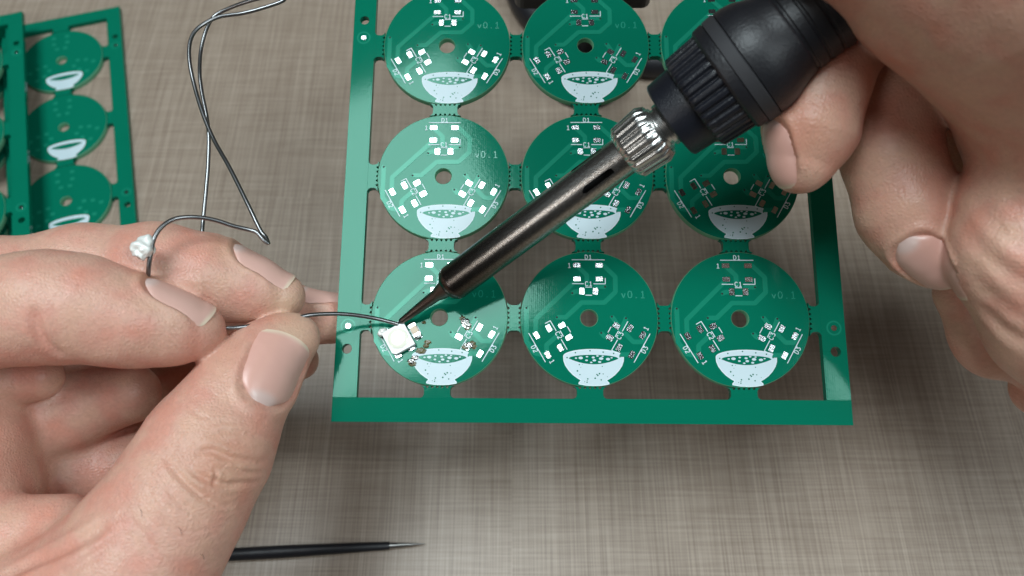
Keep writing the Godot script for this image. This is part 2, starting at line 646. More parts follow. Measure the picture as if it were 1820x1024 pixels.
	# the nail plate itself: follows the finger's curve, with a thickness and a paler free edge
	func nail_mesh(i: int, free := 0.065) -> ArrayMesh:
		var f: Array = nails[i]
		var mb := Mb.new()
		mb.use_c = true
		var act := near_bones(f[0], 14.0)
		var nu := 20
		var nv := 26
		var grid := []
		for jv in nv + 1:
			var v := -1.0 + 2.0 * jv / nv
			var row := []
			for ju in nu + 1:
				var u := -1.0 + 2.0 * ju / nu
				# square in, rounded outline out
				var wx := u * pow(maxf(0.0, 1.0 - pow(absf(minf(v, 0.0)), 2.6) * 0.86), 0.5)
				wx *= sqrt(1.0 - 0.45 * pow(maxf(v, 0.0), 6.0))
				var vy := v * (1.0 - 0.16 * u * u) if v < 0.0 else v * (1.0 - 0.10 * u * u)
				var p: Vector3 = f[0] + f[1] * wx * f[4] * 1.02 + f[2] * vy * f[5] * 1.05 + f[3] * 6.0
				var d := 0.0
				for s in 14:
					d = raw(p, act)
					if d < 0.01:
						break
					p -= f[3] * d * 0.85
					if (p - f[0]).dot(f[3]) < -5.0:
						break
				var eu := absf(u)
				p += f[3] * (0.16 + 0.14 * smoothstep(0.5, 1.0, v) - 0.62 * pow(eu, 4.0) * (1.0 - 0.4 * maxf(v, 0.0)) - 0.35 * smoothstep(0.7, 1.0, -v))
				var pink := Color(0.65, 0.36, 0.295)
				var c := pink.lerp(Color(0.66, 0.40, 0.335), 0.5 + 0.5 * sin(u * 2.0))
				var lun := 1.0 - smoothstep(0.28, 0.5, (v + 1.0) + 0.45 * u * u)
				c = c.lerp(Color(0.64, 0.50, 0.46), lun * 0.75)
				var fe := smoothstep(1.0 - 2.0 * free - 0.05, 1.0 - 2.0 * free + 0.05, v - 0.07 * (1.0 - u * u))
				c = c.lerp(Color(0.74, 0.64, 0.48), fe * 0.8)
				row.append([p, c])
			grid.append(row)
		var ids := []
		for jv in nv + 1:
			var row := []
			for ju in nu + 1:
				var du: Vector3 = grid[jv][mini(ju + 1, nu)][0] - grid[jv][maxi(ju - 1, 0)][0]
				var dv: Vector3 = grid[mini(jv + 1, nv)][ju][0] - grid[maxi(jv - 1, 0)][ju][0]
				var nn := du.cross(dv).normalized()
				if nn.dot(f[3]) < 0.0:
					nn = -nn
				row.append(mb.vert(grid[jv][ju][0], nn, grid[jv][ju][1]))
			ids.append(row)
		for jv in nv:
			for ju in nu:
				mb.face(ids[jv][ju], ids[jv][ju + 1], ids[jv + 1][ju + 1])
				mb.face(ids[jv][ju], ids[jv + 1][ju + 1], ids[jv + 1][ju])
		# edge skirt
		var ring := []
		for ju in nu + 1: ring.append(Vector2i(ju, 0))
		for jv in range(1, nv + 1): ring.append(Vector2i(nu, jv))
		for ju in range(nu - 1, -1, -1): ring.append(Vector2i(ju, nv))
		for jv in range(nv - 1, 0, -1): ring.append(Vector2i(0, jv))
		for i2 in ring.size():
			var s: Vector2i = ring[i2]
			var e: Vector2i = ring[(i2 + 1) % ring.size()]
			var p: Vector3 = grid[s.y][s.x][0]
			var q: Vector3 = grid[e.y][e.x][0]
			var out: Vector3 = ((p + q) * 0.5 - f[0])
			out = (out - f[3] * out.dot(f[3])).normalized()
			var col: Color = grid[s.y][s.x][1]
			var dn: Vector3 = f[3] * -0.45 - out * 0.1
			var v0 := mb.vert(p, out, col); var v1 := mb.vert(q, out, col); var v2 := mb.vert(q + dn, out, col); var v3 := mb.vert(p + dn, out, col)
			mb.face(v0, v1, v2); mb.face(v0, v2, v3)
		return mb.mesh()

# ------------------------------------------------------------------ scene
func _ready() -> void:
	camera_and_light()
	materials()
	table()
	ceiling_lights()
	board_panels()
	led()
	holder()
	iron()
	wire()
	probe()
	left_hand()
	right_hand()

func camera_and_light() -> void:
	var cam := Camera3D.new()
	cam.name = "camera"
	cam.position = Vector3(0, 0.2016, 0)
	cam.rotation = Vector3(-deg_to_rad(63.0634), 0, 0)
	cam.fov = 40.174
	cam.near = 0.01
	cam.far = 20.0
	var at := CameraAttributesPhysical.new()
	at.frustum_focal_length = 32.82
	at.frustum_focus_distance = 0.149
	at.frustum_near = 0.01
	at.frustum_far = 20.0
	at.exposure_aperture = 22.0
	cam.attributes = at
	add_child(cam)
	cam.current = true
	var we := WorldEnvironment.new()
	we.name = "environment"
	var env := Environment.new()
	env.background_mode = Environment.BG_COLOR
	env.background_color = lin(0.03, 0.031, 0.031)
	env.tonemap_mode = Environment.TONE_MAPPER_LINEAR
	env.tonemap_exposure = 0.95
	env.sdfgi_enabled = true
	env.ssao_enabled = true
	env.ssil_enabled = true
	we.environment = env
	add_child(we)

func table() -> void:
	var mb := Mb.new()
	extrude(mb, rounded_rect(1500, 1000, 12, Vector2(0, 0)), -28, 0, true, 2.0)
	var o := obj("tabletop", mb.mesh(), M.laminate)
	o.transform = Transform3D(Basis(Vector3(1, 0, 0), Vector3(0, 0, -1), Vector3(0, 1, 0)).rotated(Vector3.UP, deg_to_rad(5.0)), Vector3(0, 0, -0.2))
	o.set_meta("kind", "structure")
	o.set_meta("label", "grey brown woven-look laminate tabletop under everything")

func ceiling_light(at: Vector3, turn: float, w: float, d: float, energy: float, label: String) -> void:
	var t := thing("ceiling_light", label, "ceiling light", "ceiling lights above the workbench")
	t.position = at
	t.rotation.y = deg_to_rad(turn)
	var mb := Mb.new()
	var W := w * 1000.0; var D := d * 1000.0
	extrude(mb, rounded_rect(W + 60, D + 60, 8), 4, 40, true, 2.0)
	for s in [-1, 1]:
		extrude(mb, rounded_rect(W + 60, 28, 2, Vector2(0, s * (D / 2 + 15))), -8, 3.9)
		extrude(mb, rounded_rect(28, D - 0.4, 2, Vector2(s * (W / 2 + 15), 0)), -8, 3.9)
	var fr := obj("frame", mb.mesh(), M.frame_paint, t)
	fr.rotation.x = -PI / 2
	var df := Mb.new()
	extrude(df, rounded_rect(W, D, 2), -2, 2)
	var glow := mat(lin(0.9, 0.9, 0.9), 0.6)
	glow.emission_enabled = true
	glow.emission = lin(0.95, 0.98, 1.0)
	glow.emission_energy_multiplier = 2.0
	var di := obj("diffuser", df.mesh(), glow, t)
	di.rotation.x = -PI / 2
	var l := AreaLight3D.new()
	l.name = "panel_light"
	l.area_size = Vector2(w, d)
	l.light_energy = energy
	l.light_color = lin(0.83, 0.96, 1.0)
	l.shadow_enabled = true
	l.area_range = 6.0
	l.area_attenuation = 2.0
	l.position = Vector3(0, -0.012, 0)
	l.rotation.x = -PI / 2
	t.add_child(l)

func ceiling_lights() -> void:
	ceiling_light(Vector3(-0.36, 1.6, -0.13), 22.5, 0.62, 0.6, 2.2, "square white ceiling light panel above the bench, over the wire")
	ceiling_light(Vector3(1.15, 1.6, 0.48), 22.5, 0.62, 0.6, 1.35, "square white ceiling light panel over the right end of the bench")
	ceiling_light(Vector3(1.32, 1.6, 0.163), 0.0, 1.44, 0.13, 0.75, "long narrow ceiling light strip beyond the right side of the bench")
	desk_lamp()

# a flat LED desk lamp on an arm, to the left and in front of the work
func desk_lamp() -> void:
	var t := thing("desk_lamp", "flat LED desk lamp on a bent arm to the left in front of the work", "desk lamp")
	var head := Vector3(-0.52, 0.52, 0.40)
	var aim := Vector3(0.02, 0.06, -0.05)
	var zb := (head - aim).normalized()
	var xb := Vector3.UP.cross(zb).normalized()
	var b := Basis(xb, zb.cross(xb), zb)
	var sh := Mb.new()
	extrude(sh, rounded_rect(264, 104, 20), 0, 14, true, 3.0)
	var shell := obj("lamp_head", sh.mesh(), M.black_paint, t)
	shell.transform = Transform3D(b, head)
	var df := Mb.new()
	extrude(df, rounded_rect(250, 90, 14), -1.5, -0.1)
	var glow := mat(lin(0.9, 0.9, 0.9), 0.6)
	glow.emission_enabled = true
	glow.emission = lin(1.0, 0.97, 0.93)
	glow.emission_energy_multiplier = 2.0
	var d := obj("diffuser", df.mesh(), glow, t)
	d.transform = Transform3D(b, head)
	var arm := Mb.new()
	tube(arm, curve_points([head * 1000.0 + zb * 16.0, head * 1000.0 + zb * 60.0 + Vector3(-60, 30, 20), Vector3(-640, 380, 440), Vector3(-660, 200, 420), Vector3(-660, 4, 420)], 10), 9.0, 16)
	obj("arm", arm.mesh(), M.black_paint, t)
	var foot := Mb.new()
	lathe(foot, [Vector2(0.3, 0), Vector2(0.3, 80), Vector2(12, 80), Vector2(16, 74), Vector2(18, 10), Vector2(18, 0)], 48, 30.0)
	var fo := obj("foot", foot.mesh(), M.black_paint, t)
	fo.rotation.x = -PI / 2
	fo.position = Vector3(-0.66, 0, 0.42)
	var l := AreaLight3D.new()
	l.name = "lamp_light"
	l.area_size = Vector2(0.25, 0.09)
	l.light_energy = 0.06
	l.light_color = lin(1.0, 0.96, 0.92)
	l.shadow_enabled = true
	l.area_range = 4.0
	l.area_attenuation = 2.0
	l.transform = Transform3D(b, head - zb * 0.006)
	t.add_child(l)

# ---- the panel of nine round boards
const PITCH := 29.0

func rail(parent: Node, poly: PackedVector2Array) -> Node3D:
	var mb := Mb.new()
	extrude(mb, poly, -1.6, 0.0, true, 0.03)
	return obj("rail", mb.mesh(), M.mask, parent)

# rectangle with round through-holes, cut open along a hair-thin slit to each hole
func holed_rect(lo: Vector2, hi: Vector2, holes: Array) -> PackedVector2Array:
	var p := PackedVector2Array()
	p.push_back(lo)
	p.push_back(Vector2(hi.x, lo.y))
	p.push_back(hi)
	p.push_back(Vector2(lo.x, hi.y))
	# the left side, from top to bottom
	var sorted := holes.duplicate()
	sorted.sort_custom(func(a, b): return a[0].y > b[0].y)
	for h in sorted:
		var c: Vector2 = h[0]
		var r: float = h[1]
		p.push_back(Vector2(lo.x, c.y + 0.002))
		for i in 25:
			var a := PI - (PI * 2 - 0.004) * i / 24.0 - 0.002
			p.push_back(c + Vector2(cos(a), sin(a)) * r)
		p.push_back(Vector2(lo.x, c.y - 0.002))
	return p

func fiducial(parent: Node, at: Vector2) -> void:
	var mb := Mb.new()
	extrude(mb, circle(0.55, 24, at), 0.0, 0.06, false, 0.02)
	var dot := obj("fiducial_dot", mb.mesh(), M.tin, parent)
	var ring := Mb.new()
	for i in 32:
		var a := TAU * i / 32; var b := TAU * (i + 1) / 32
		var da := Vector3(cos(a), sin(a), 0); var db := Vector3(cos(b), sin(b), 0)
		var o := Vector3(at.x, at.y, 0.03)
		ring.quad(o + da * 1.12, o + db * 1.12, o + db * 1.45, o + da * 1.45, Vector3(0, 0, 1))
	obj("fiducial_ring", ring.mesh(), M.trace, parent)

func tab_poly(w: float, l: float, bite_lo: bool, bite_hi: bool) -> PackedVector2Array:
	# along x from 0 to l, scalloped by five drill bites at the ends that meet a disc
	var p := PackedVector2Array()
	var n := 5
	var r := 0.27
	p.push_back(Vector2(0, -w / 2 - 0.7)); p.push_back(Vector2(0.25, -w / 2 - 0.2)); p.push_back(Vector2(0.7, -w / 2))
	p.push_back(Vector2(l - 0.7, -w / 2)); p.push_back(Vector2(l - 0.25, -w / 2 - 0.2)); p.push_back(Vector2(l, -w / 2 - 0.7))
	if bite_hi:
		for i in n:
			var y := (i - (n - 1) / 2.0) * 0.95
			for k in 9:
				var a := -PI / 2 - PI * k / 8.0
				p.push_back(Vector2(l - 0.05 + cos(a) * 0.42, y + sin(a) * r))
	p.push_back(Vector2(l, w / 2 + 0.7)); p.push_back(Vector2(l - 0.25, w / 2 + 0.2)); p.push_back(Vector2(l - 0.7, w / 2))
	p.push_back(Vector2(0.7, w / 2)); p.push_back(Vector2(0.25, w / 2 + 0.2)); p.push_back(Vector2(0, w / 2 + 0.7))
	if bite_lo:
		for i in n:
			var y := -(i - (n - 1) / 2.0) * 0.95
			for k in 9:
				var a := PI / 2 - PI * k / 8.0
				p.push_back(Vector2(0.05 + cos(a) * 0.42, y + sin(a) * r))
	return p

func spin(p: Vector2, k: int) -> Vector2:
	return p.rotated(TAU / 3.0 * k)

func make_disc(detailed: bool) -> Node3D:
	var root := MeshInstance3D.new()
	root.name = "round_board"
	var body := Mb.new()
	lathe(body, [Vector2(0, 1.75), Vector2(0, 13.18)], 96)
	lathe(body, [Vector2(-1.6, 13.3), Vector2(-1.6, 1.65)], 96)
	var rim := Mb.new()
	lathe(rim, [Vector2(0, 13.18), Vector2(-0.12, 13.3), Vector2(-1.6, 13.3)], 96, 50.0)
	lathe(rim, [Vector2(-1.6, 1.65), Vector2(-0.1, 1.65), Vector2(0, 1.75)], 40, 50.0)
	var am := ArrayMesh.new()
	am.add_surface_from_arrays(Mesh.PRIMITIVE_TRIANGLES, body.arrays())
	am.add_surface_from_arrays(Mesh.PRIMITIVE_TRIANGLES, rim.arrays())
	am.surface_set_material(0, M.mask)
	am.surface_set_material(1, M.substrate)
	root.mesh = am
	# bowl print, with the soup showing the board's green, and specks
	var bowl := Mb.new()
	var out := PackedVector2Array()
	for i in 25:
		var a := PI - PI * i / 24.0
		out.push_back(Vector2(0.75 + cos(a) * 5.72, -7.45 + sin(a) * 1.35))
	for q in [Vector2(6.42, -8.3), Vector2(6.1, -9.2), Vector2(5.5, -10.1), Vector2(4.7, -10.95), Vector2(3.8, -11.6), Vector2(3.2, -11.95), Vector2(3.25, -12.15), Vector2(3.6, -12.45), Vector2(3.62, -12.7), Vector2(2.2, -12.95), Vector2(0.75, -13.0), Vector2(-0.7, -12.95), Vector2(-2.1, -12.7), Vector2(-2.05, -12.45), Vector2(-1.75, -12.15), Vector2(-1.7, -11.95), Vector2(-2.3, -11.6), Vector2(-3.2, -10.95), Vector2(-4.0, -10.1), Vector2(-4.6, -9.2), Vector2(-4.92, -8.3)]:
		out.push_back(q)
	extrude(bowl, out, 0.0, 0.022, false)
	obj("bowl_print", bowl.mesh(), M.silk, root)
	var edge := Mb.new()
	var loop := out.duplicate()
	loop.push_back(out[0])
	stroke(edge, loop.slice(0, 36), 0.17, 0.0, 0.03)
	stroke(edge, loop.slice(35, loop.size()), 0.17, 0.0, 0.03)
	obj("bowl_outline_print", edge.mesh(), M.silk_line, root)
	var soup := Mb.new()
	var lens := PackedVector2Array()
	for i in 33:
		var t := -1.0 + 2.0 * i / 32.0
		lens.push_back(Vector2(0.75 + 4.75 * t, -7.85 + 0.72 * sqrt(maxf(0.0, 1.0 - t * t))))
	for i in range(1, 32):
		var t := 1.0 - 2.0 * i / 32.0
		lens.push_back(Vector2(0.75 + 4.75 * t, -7.85 - 1.1 * (1.0 - t * t)))
	extrude(soup, lens, 0.02, 0.036, false)
	obj("soup_opening", soup.mesh(), M.mask, root)
	if detailed:
		rng.seed = 404
		var dots := Mb.new()
		for q in [Vector3(-1.7, -7.75, 0.42), Vector3(-0.5, -7.5, 0.24), Vector3(0.7, -7.65, 0.3), Vector3(-0.6, -8.2, 0.26), Vector3(0.9, -8.2, 0.34), Vector3(2.2, -7.85, 0.42), Vector3(2.5, -7.4, 0.22), Vector3(3.5, -7.95, 0.4), Vector3(1.9, -8.5, 0.3), Vector3(0.3, -8.6, 0.24), Vector3(1.5, -7.35, 0.24), Vector3(4.2, -7.7, 0.2), Vector3(-2.6, -7.8, 0.22)]:
			extrude(dots, circle(q.z, 14, Vector2(q.x, q.y), q.z * 0.62), 0.034, 0.05, false)
		obj("soup_dots_print", dots.mesh(), M.silk, root)
		var specks := Mb.new()
		for i in 17:
			var y := rng.randf_range(-12.4, -8.9)
			var half := lerpf(1.9, 4.6, (y + 12.4) / 3.5)
			extrude(specks, circle(rng.randf_range(0.06, 0.17), 9, Vector2(0.75 + rng.randf_range(-half, half), y)), 0.02, 0.034, false)
		for q in [Vector2(-4.3, -7.7), Vector2(-2.7, -6.75), Vector2(0.1, -6.35), Vector2(2.6, -6.6), Vector2(5.8, -7.5), Vector2(4.6, -6.85)]:
			extrude(specks, circle(0.14, 9, q), 0.02, 0.034, false)
		obj("speck_print", specks.mesh(), M.mask, root)
	# copper under the mask
	var runs := [
		[Vector2(-2.2, 10.3), Vector2(-1.75, 9.9), Vector2(-0.35, 8.5), Vector2(-0.35, 6.6)],
		[Vector2(2.1, 10.5), Vector2(2.9, 10.5), Vector2(5.2, 8.2), Vector2(5.2, 5.2), Vector2(3.0, 3.05), Vector2(-1.4, 3.05), Vector2(-4.5, 0.1), Vector2(-6.2, 0.1)],
		[Vector2(-2.25, 7.6), Vector2(-3.2, 6.7), Vector2(-10.3, -0.3), Vector2(-10.3, -3.2)],
		[Vector2(-12.1, 1.9), Vector2(-12.1, -4.6), Vector2(-10.4, -6.9), Vector2(-8.4, -7.3)],
		[Vector2(-3.2, 4.9), Vector2(-2.6, 5.2), Vector2(-1.3, 5.3)],
		[Vector2(1.2, 6.2), Vector2(3.2, 6.2)],
		[Vector2(-6.2, -3.5), Vector2(-8.2, -5.3), Vector2(-8.2, -7.0)],
		[Vector2(4.4, 0.3), Vector2(4.9, -0.4), Vector2(5.6, -1.6)],
		[Vector2(7.1, 0.0), Vector2(6.9, -0.6), Vector2(5.6, -3.2)],
		[Vector2(6.8, -2.9), Vector2(8.4, -4.6), Vector2(9.9, -4.6), Vector2(10.7, -3.4)],
		[Vector2(2.3, -2.9), Vector2(2.9, -3.6), Vector2(4.0, -3.8)],
		[Vector2(6.0, -7.05), Vector2(8.5, -7.05)]]
	for r in runs:
		var mb := Mb.new()
		var pts := PackedVector2Array(r)
		for poly in Geometry2D.offset_polyline(pts, 0.46, Geometry2D.JOIN_ROUND, Geometry2D.END_ROUND):
			if not Geometry2D.is_polygon_clockwise(poly):
				extrude(mb, poly, 0.0, 0.05, false)
		if detailed:
			obj("copper_trace", mb.mesh(), M.trace, root)
	if not detailed:
		var pads := Mb.new()
		for k in 3:
			for q in [Vector2(-2.25, 10.5), Vector2(2.1, 10.5), Vector2(-2.25, 7.75), Vector2(2.1, 7.75), Vector2(-1.33, 5.3), Vector2(1.33, 5.3)]:
				var p := spin(q, k)
				extrude(pads, rounded_rect(1.3, 1.1, 0.2, p), 0.0, 0.06, false)
		obj("pad_pattern", pads.mesh(), M.trace, root)
		return root
	# tinned vias at the trace ends
	for q in [Vector2(-6.2, 0.1), Vector2(-12.1, 1.9), Vector2(-3.2, 4.9), Vector2(3.2, 6.2), Vector2(4.4, 0.3), Vector2(7.1, 0.0), Vector2(2.3, -2.9)]:
		var mb := Mb.new()
		extrude(mb, circle(0.2, 12, q), 0.05, 0.062, false)
		obj("via", mb.mesh(), M.dark_hole, root)
	# solder pads: an LED's four and a capacitor's two, three times round
	for k in 3:
		for q in [Vector2(-2.25, 10.5), Vector2(2.1, 10.5), Vector2(-2.25, 7.75), Vector2(2.1, 7.75)]:
			var mb := Mb.new()
			extrude(mb, rounded_rect(1.5, 1.0, 0.18), 0.0, 0.085, false, 0.05)
			var o := obj("solder_pad", mb.mesh(), M.tin, root)
			var p := spin(q, k) * MM
			o.position = Vector3(p.x, p.y, 0)
			o.rotation.z = TAU / 3.0 * k
		for q in [Vector2(-1.33, 5.3), Vector2(1.33, 5.3)]:
			var mb := Mb.new()
			extrude(mb, rounded_rect(1.1, 1.45, 0.25), 0.0, 0.085, false, 0.05)
			var o := obj("solder_pad", mb.mesh(), M.tin, root)
			var p := spin(q, k) * MM
			o.position = Vector3(p.x, p.y, 0)
			o.rotation.z = TAU / 3.0 * k
		# printed outlines of this group
		var lines := Mb.new()
		for seg in [[Vector2(-3.25, 11.6), Vector2(3.2, 11.6)], [Vector2(-3.2, 6.78), Vector2(-0.95, 6.78)], [Vector2(0.95, 6.78), Vector2(3.25, 6.78), Vector2(3.25, 7.95)], [Vector2(-0.65, 6.1), Vector2(0.65, 6.1)], [Vector2(-0.65, 4.5), Vector2(0.65, 4.5)]]:
			var pts := PackedVector2Array()
			for q in seg:
				pts.push_back(spin(q, k))
			stroke(lines, pts, 0.15, 0.0, 0.075)
		obj("outline_print", lines.mesh(), M.silk_line, root)
		var words := Mb.new()
		var turn: float = [0.0, -60.0, 60.0][k]
		lettering(words, "D%d" % (k + 1), spin(Vector2(0, 12.15), k) , turn, 0.82, 0.13, 0.0, 0.075)
		lettering(words, "C%d" % (k + 1), spin(Vector2(0, 6.78), k), turn, 0.85, 0.13, 0.0, 0.075)
		lettering(words, "1", spin(Vector2(-3.75, 10.45), k), turn, 0.9, 0.13, 0.0, 0.075)
		obj("lettering_print", words.mesh(), M.silk_line, root)
	var ver := Mb.new()
	lettering(ver, "v0.1", Vector2(8.6, 4.7), 0.0, 1.35, 0.2, 0.0, 0.03)
	obj("version_lettering", ver.mesh(), M.version, root)
	return root

func make_panel(called: String, label: String, detailed: bool, group := "") -> Node3D:
	var t := thing(called, label, "circuit board", group)
	var x0 := -48.9; var x1 := 48.9; var y0 := -20.1; var y1 := 78.1; var w := 4.6
	var left := rail(t, holed_rect(Vector2(x0, y0 + w), Vector2(x0 + w, y1 - w), [[Vector2(-46.65, -6.2), 0.95], [Vector2(-46.65, 64.0), 0.95]]))
	var right := rail(t, holed_rect(Vector2(x1 - w, y0 + w), Vector2(x1, y1 - w), [[Vector2(46.75, -6.3), 0.95], [Vector2(46.75, 64.0), 0.95]]))
	var low := rail(t, holed_rect(Vector2(x0, y0), Vector2(x1, y0 + w), []))
	low.rotation.x = 0.022
	low.position.z = 17.8 * sin(0.022) * MM
	rail(t, holed_rect(Vector2(x0, y1 - w), Vector2(x1, y1), []))
	for s in [[left, -46.65], [right, 46.75]]:
		fiducial(s[0], Vector2(s[1], -1.75))
		fiducial(s[0], Vector2(s[1], 59.9))
	# breakaway tabs
	var spans := [[x0 + w, -PITCH - 13.18, false, true], [-PITCH + 13.18, -13.18, true, true], [13.18, PITCH - 13.18, true, true], [PITCH + 13.18, x1 - w, true, false]]
	var spans_y := [[y0 + w, -13.18, false, true], [13.18, PITCH - 13.18, true, true], [PITCH + 13.18, 2 * PITCH - 13.18, true, true], [2 * PITCH + 13.18, y1 - w, true, false]]
	for i in 3:
		for s in spans:
			var mb := Mb.new()
			extrude(mb, tab_poly(5.0, s[1] - s[0], s[2], s[3]), -1.58, -0.02, true)
			var o := obj("breakaway_tab", mb.mesh(), M.mask, t)
			o.position = Vector3(s[0], i * PITCH, 0) * MM
		for s in spans_y:
			var mb := Mb.new()
			extrude(mb, tab_poly(5.0, s[1] - s[0], s[2], s[3]), -1.58, -0.02, true)
			var o := obj("breakaway_tab", mb.mesh(), M.mask, t)
			o.position = Vector3((i - 1) * PITCH, s[0], 0) * MM
			o.rotation.z = PI / 2
	return t

# how far each disc leans on its tabs (degrees about x and y), rows from the bottom
const LEAN := [[Vector2(0.3, -0.5), Vector2(0.2, 0.6), Vector2(0.0, 0.3)], [Vector2(-0.2, 0.6), Vector2(0.1, 0.3), Vector2(0.3, 0.2)], [Vector2(0.2, 0.0), Vector2(-0.2, 0.2), Vector2(0, 0)]]

func fill_panel(t: Node3D, disc: Node3D) -> Array:
	var made := []
	for j in 3:
		for i in 3:
			var d: Node3D = disc.duplicate()
			d.name = "round_board"
			t.add_child(d, true)
			d.position = Vector3((i - 1) * PITCH, j * PITCH, 0) * MM
			d.rotation = Vector3(deg_to_rad(LEAN[j][i].x), deg_to_rad(LEAN[j][i].y), 0)
			made.append(d)
	return made

func board_panels() -> void:
	var disc := make_disc(true)
	var plain := make_disc(false)
	var t := make_panel("circuit_board_panel", "green panel of nine round bowl-print circuit boards under the soldering iron", true)
	t.transform = Transform3D(Basis(Vector3(0.99978, 0.01686, 0.01255), Vector3(0.00801, 0.24647, -0.96912), Vector3(-0.01943, 0.969, 0.24628)), Vector3(14.88, 63.37, -63.73) * MM)
	var made := fill_panel(t, disc)
	work_on_first(t, made[0])
	# the bent lower rail end and left rail catch the lamp differently
	# the pile on the table
	var group := "stacked circuit board panels"
	var low := make_panel("circuit_board_panel", "lowest green panel of the pile, sticking out with three bowl prints showing", true, group)
	fill_panel(low, plain)
	lay(low, Vector2(-162.5, -123.2), 15.8, 1.62)
	var top := make_panel("circuit_board_panel", "uppermost green panel on the pile, cut off at the photo's left edge", true, group)
	fill_panel(top, plain)
	lay(top, Vector2(-186.4, -111.3), 17.1, 10.15)
	var names := ["second green panel down in the pile, its edge under the uppermost one", "third green panel down in the pile, only its edge showing", "fourth green panel down in the pile, only its edge showing", "fifth green panel down in the pile, resting on the one that sticks out"]
	for i in 4:
		var p := make_panel("circuit_board_panel", names[i], false, group)
		lay(p, Vector2(-187.6 - 1.1 * i + 0.4 * sin(i * 2.0), -111.0 + 0.3 * i), 17.4 + 0.2 * i, 8.45 - 1.7 * i)
	disc.free()
	plain.free()

func lay(t: Node3D, at: Vector2, deg: float, top: float) -> void:
	var b := Basis(Vector3(1, 0, 0), Vector3(0, 0, -1), Vector3(0, 1, 0)).rotated(Vector3.UP, deg_to_rad(deg))
	t.transform = Transform3D(b, Vector3(at.x, top, at.y) * MM)

func blob(mb: Mb, at: Vector3, r: Vector3, seed_: int, rough: float, res := 14, freq := 1.3) -> void:
	var f := FastNoiseLite.new()
	f.seed = seed_
	f.frequency = 1.0
	f.fractal_octaves = 2
	var ids := []
	for j in res + 1:
		var row := []
		for i in res * 2:
			var th := PI * j / res
			var ph := TAU * i / (res * 2)
			var d := Vector3(sin(th) * cos(ph), sin(th) * sin(ph), cos(th))
			var k := 1.0 + rough * f.get_noise_3d(d.x * freq, d.y * freq, d.z * freq) * 1.6
			row.append([at + d * r * k, d])
		ids.append(row)
	var vi := []
	for j in res + 1:
		var row := []
		for i in res * 2:
			var pu: Vector3 = ids[j][(i + 1) % (res * 2)][0] - ids[j][(i - 1 + res * 2) % (res * 2)][0]
			var pv: Vector3 = ids[mini(j + 1, res)][i][0] - ids[maxi(j - 1, 0)][i][0]
			var nn := pv.cross(pu)
			if nn.length() < 1e-6:
				nn = ids[j][i][1]
			nn = nn.normalized()
			if nn.dot(ids[j][i][1]) < 0.0:
				nn = -nn
			row.append(mb.vert(ids[j][i][0], nn))
		vi.append(row)
	for j in res:
		for i in res * 2:
			var i2 := (i + 1) % (res * 2)
			mb.face(vi[j][i], vi[j][i2], vi[j + 1][i2])
			mb.face(vi[j][i], vi[j + 1][i2], vi[j + 1][i])

# the board being worked on: a soldered capacitor, old solder and burnt flux where parts were taken off
func work_on_first(t: Node3D, disc: Node3D) -> void:
	var o := Vector3(-PITCH, 0, 0)
	var cap := part("capacitor", t)
	var c := spin(Vector2(0, 5.3), 1)
	cap.position = (o + Vector3(c.x, c.y, 0.1)) * MM
	cap.rotation.z = TAU / 3.0
	var mb := Mb.new()
	extrude(mb, rounded_rect(1.5, 1.35, 0.06), 0.0, 1.0, true, 0.08)
	obj("ceramic_body", mb.mesh(), M.ceramic, cap)
	for s in [-1, 1]:
		var e := Mb.new()
		extrude(e, rounded_rect(0.55, 1.42, 0.1, Vector2(s * 1.0, 0)), 0.0, 1.05, true, 0.1)
		obj("end_cap", e.mesh(), M.tin, cap)
		var f := Mb.new()
		blob(f, Vector3(s * 1.35, 0, 0.12), Vector3(0.55, 0.75, 0.4), 5 + s, 0.25)
		obj("solder_fillet", f.mesh(), M.flux_tin, cap)
	rng.seed = 99
	for q in [[Vector2(5.0, -0.8), 0.75], [Vector2(5.5, -1.4), 0.6], [Vector2(5.9, -5.4), 0.75], [Vector2(6.5, -5.0), 0.5], [Vector2(-5.1, -8.6), 0.6], [Vector2(-4.4, -7.9), 0.55], [Vector2(-2.4, -5.6), 0.45], [Vector2(-2.9, -1.0), 0.35]]:
		var b := Mb.new()
		var r: float = q[1]
		blob(b, o + Vector3(q[0].x, q[0].y, 0.1), Vector3(r * 1.1, r * 0.8, r * 0.35), int(r * 100) + int(q[0].x * 10), 0.35)
		obj("old_solder", b.mesh(), M.flux_tin if r > 0.5 else M.burnt, t)
	for q in [[Vector2(5.6, -2.0), 0.4], [Vector2(5.3, -5.9), 0.45], [Vector2(6.7, -5.7), 0.4], [Vector2(4.6, -0.2), 0.35], [Vector2(-3.3, -6.5), 0.5], [Vector2(-4.9, -9.1), 0.4], [Vector2(-2.1, -4.9), 0.35]]:
		var b := Mb.new()
		var r: float = q[1]
		blob(b, o + Vector3(q[0].x, q[0].y, 0.06), Vector3(r * 1.7, r * 1.1, r * 0.2), int(r * 70) + int(q[0].y * 10), 0.4)
		obj("burnt_flux", b.mesh(), M.burnt, t)

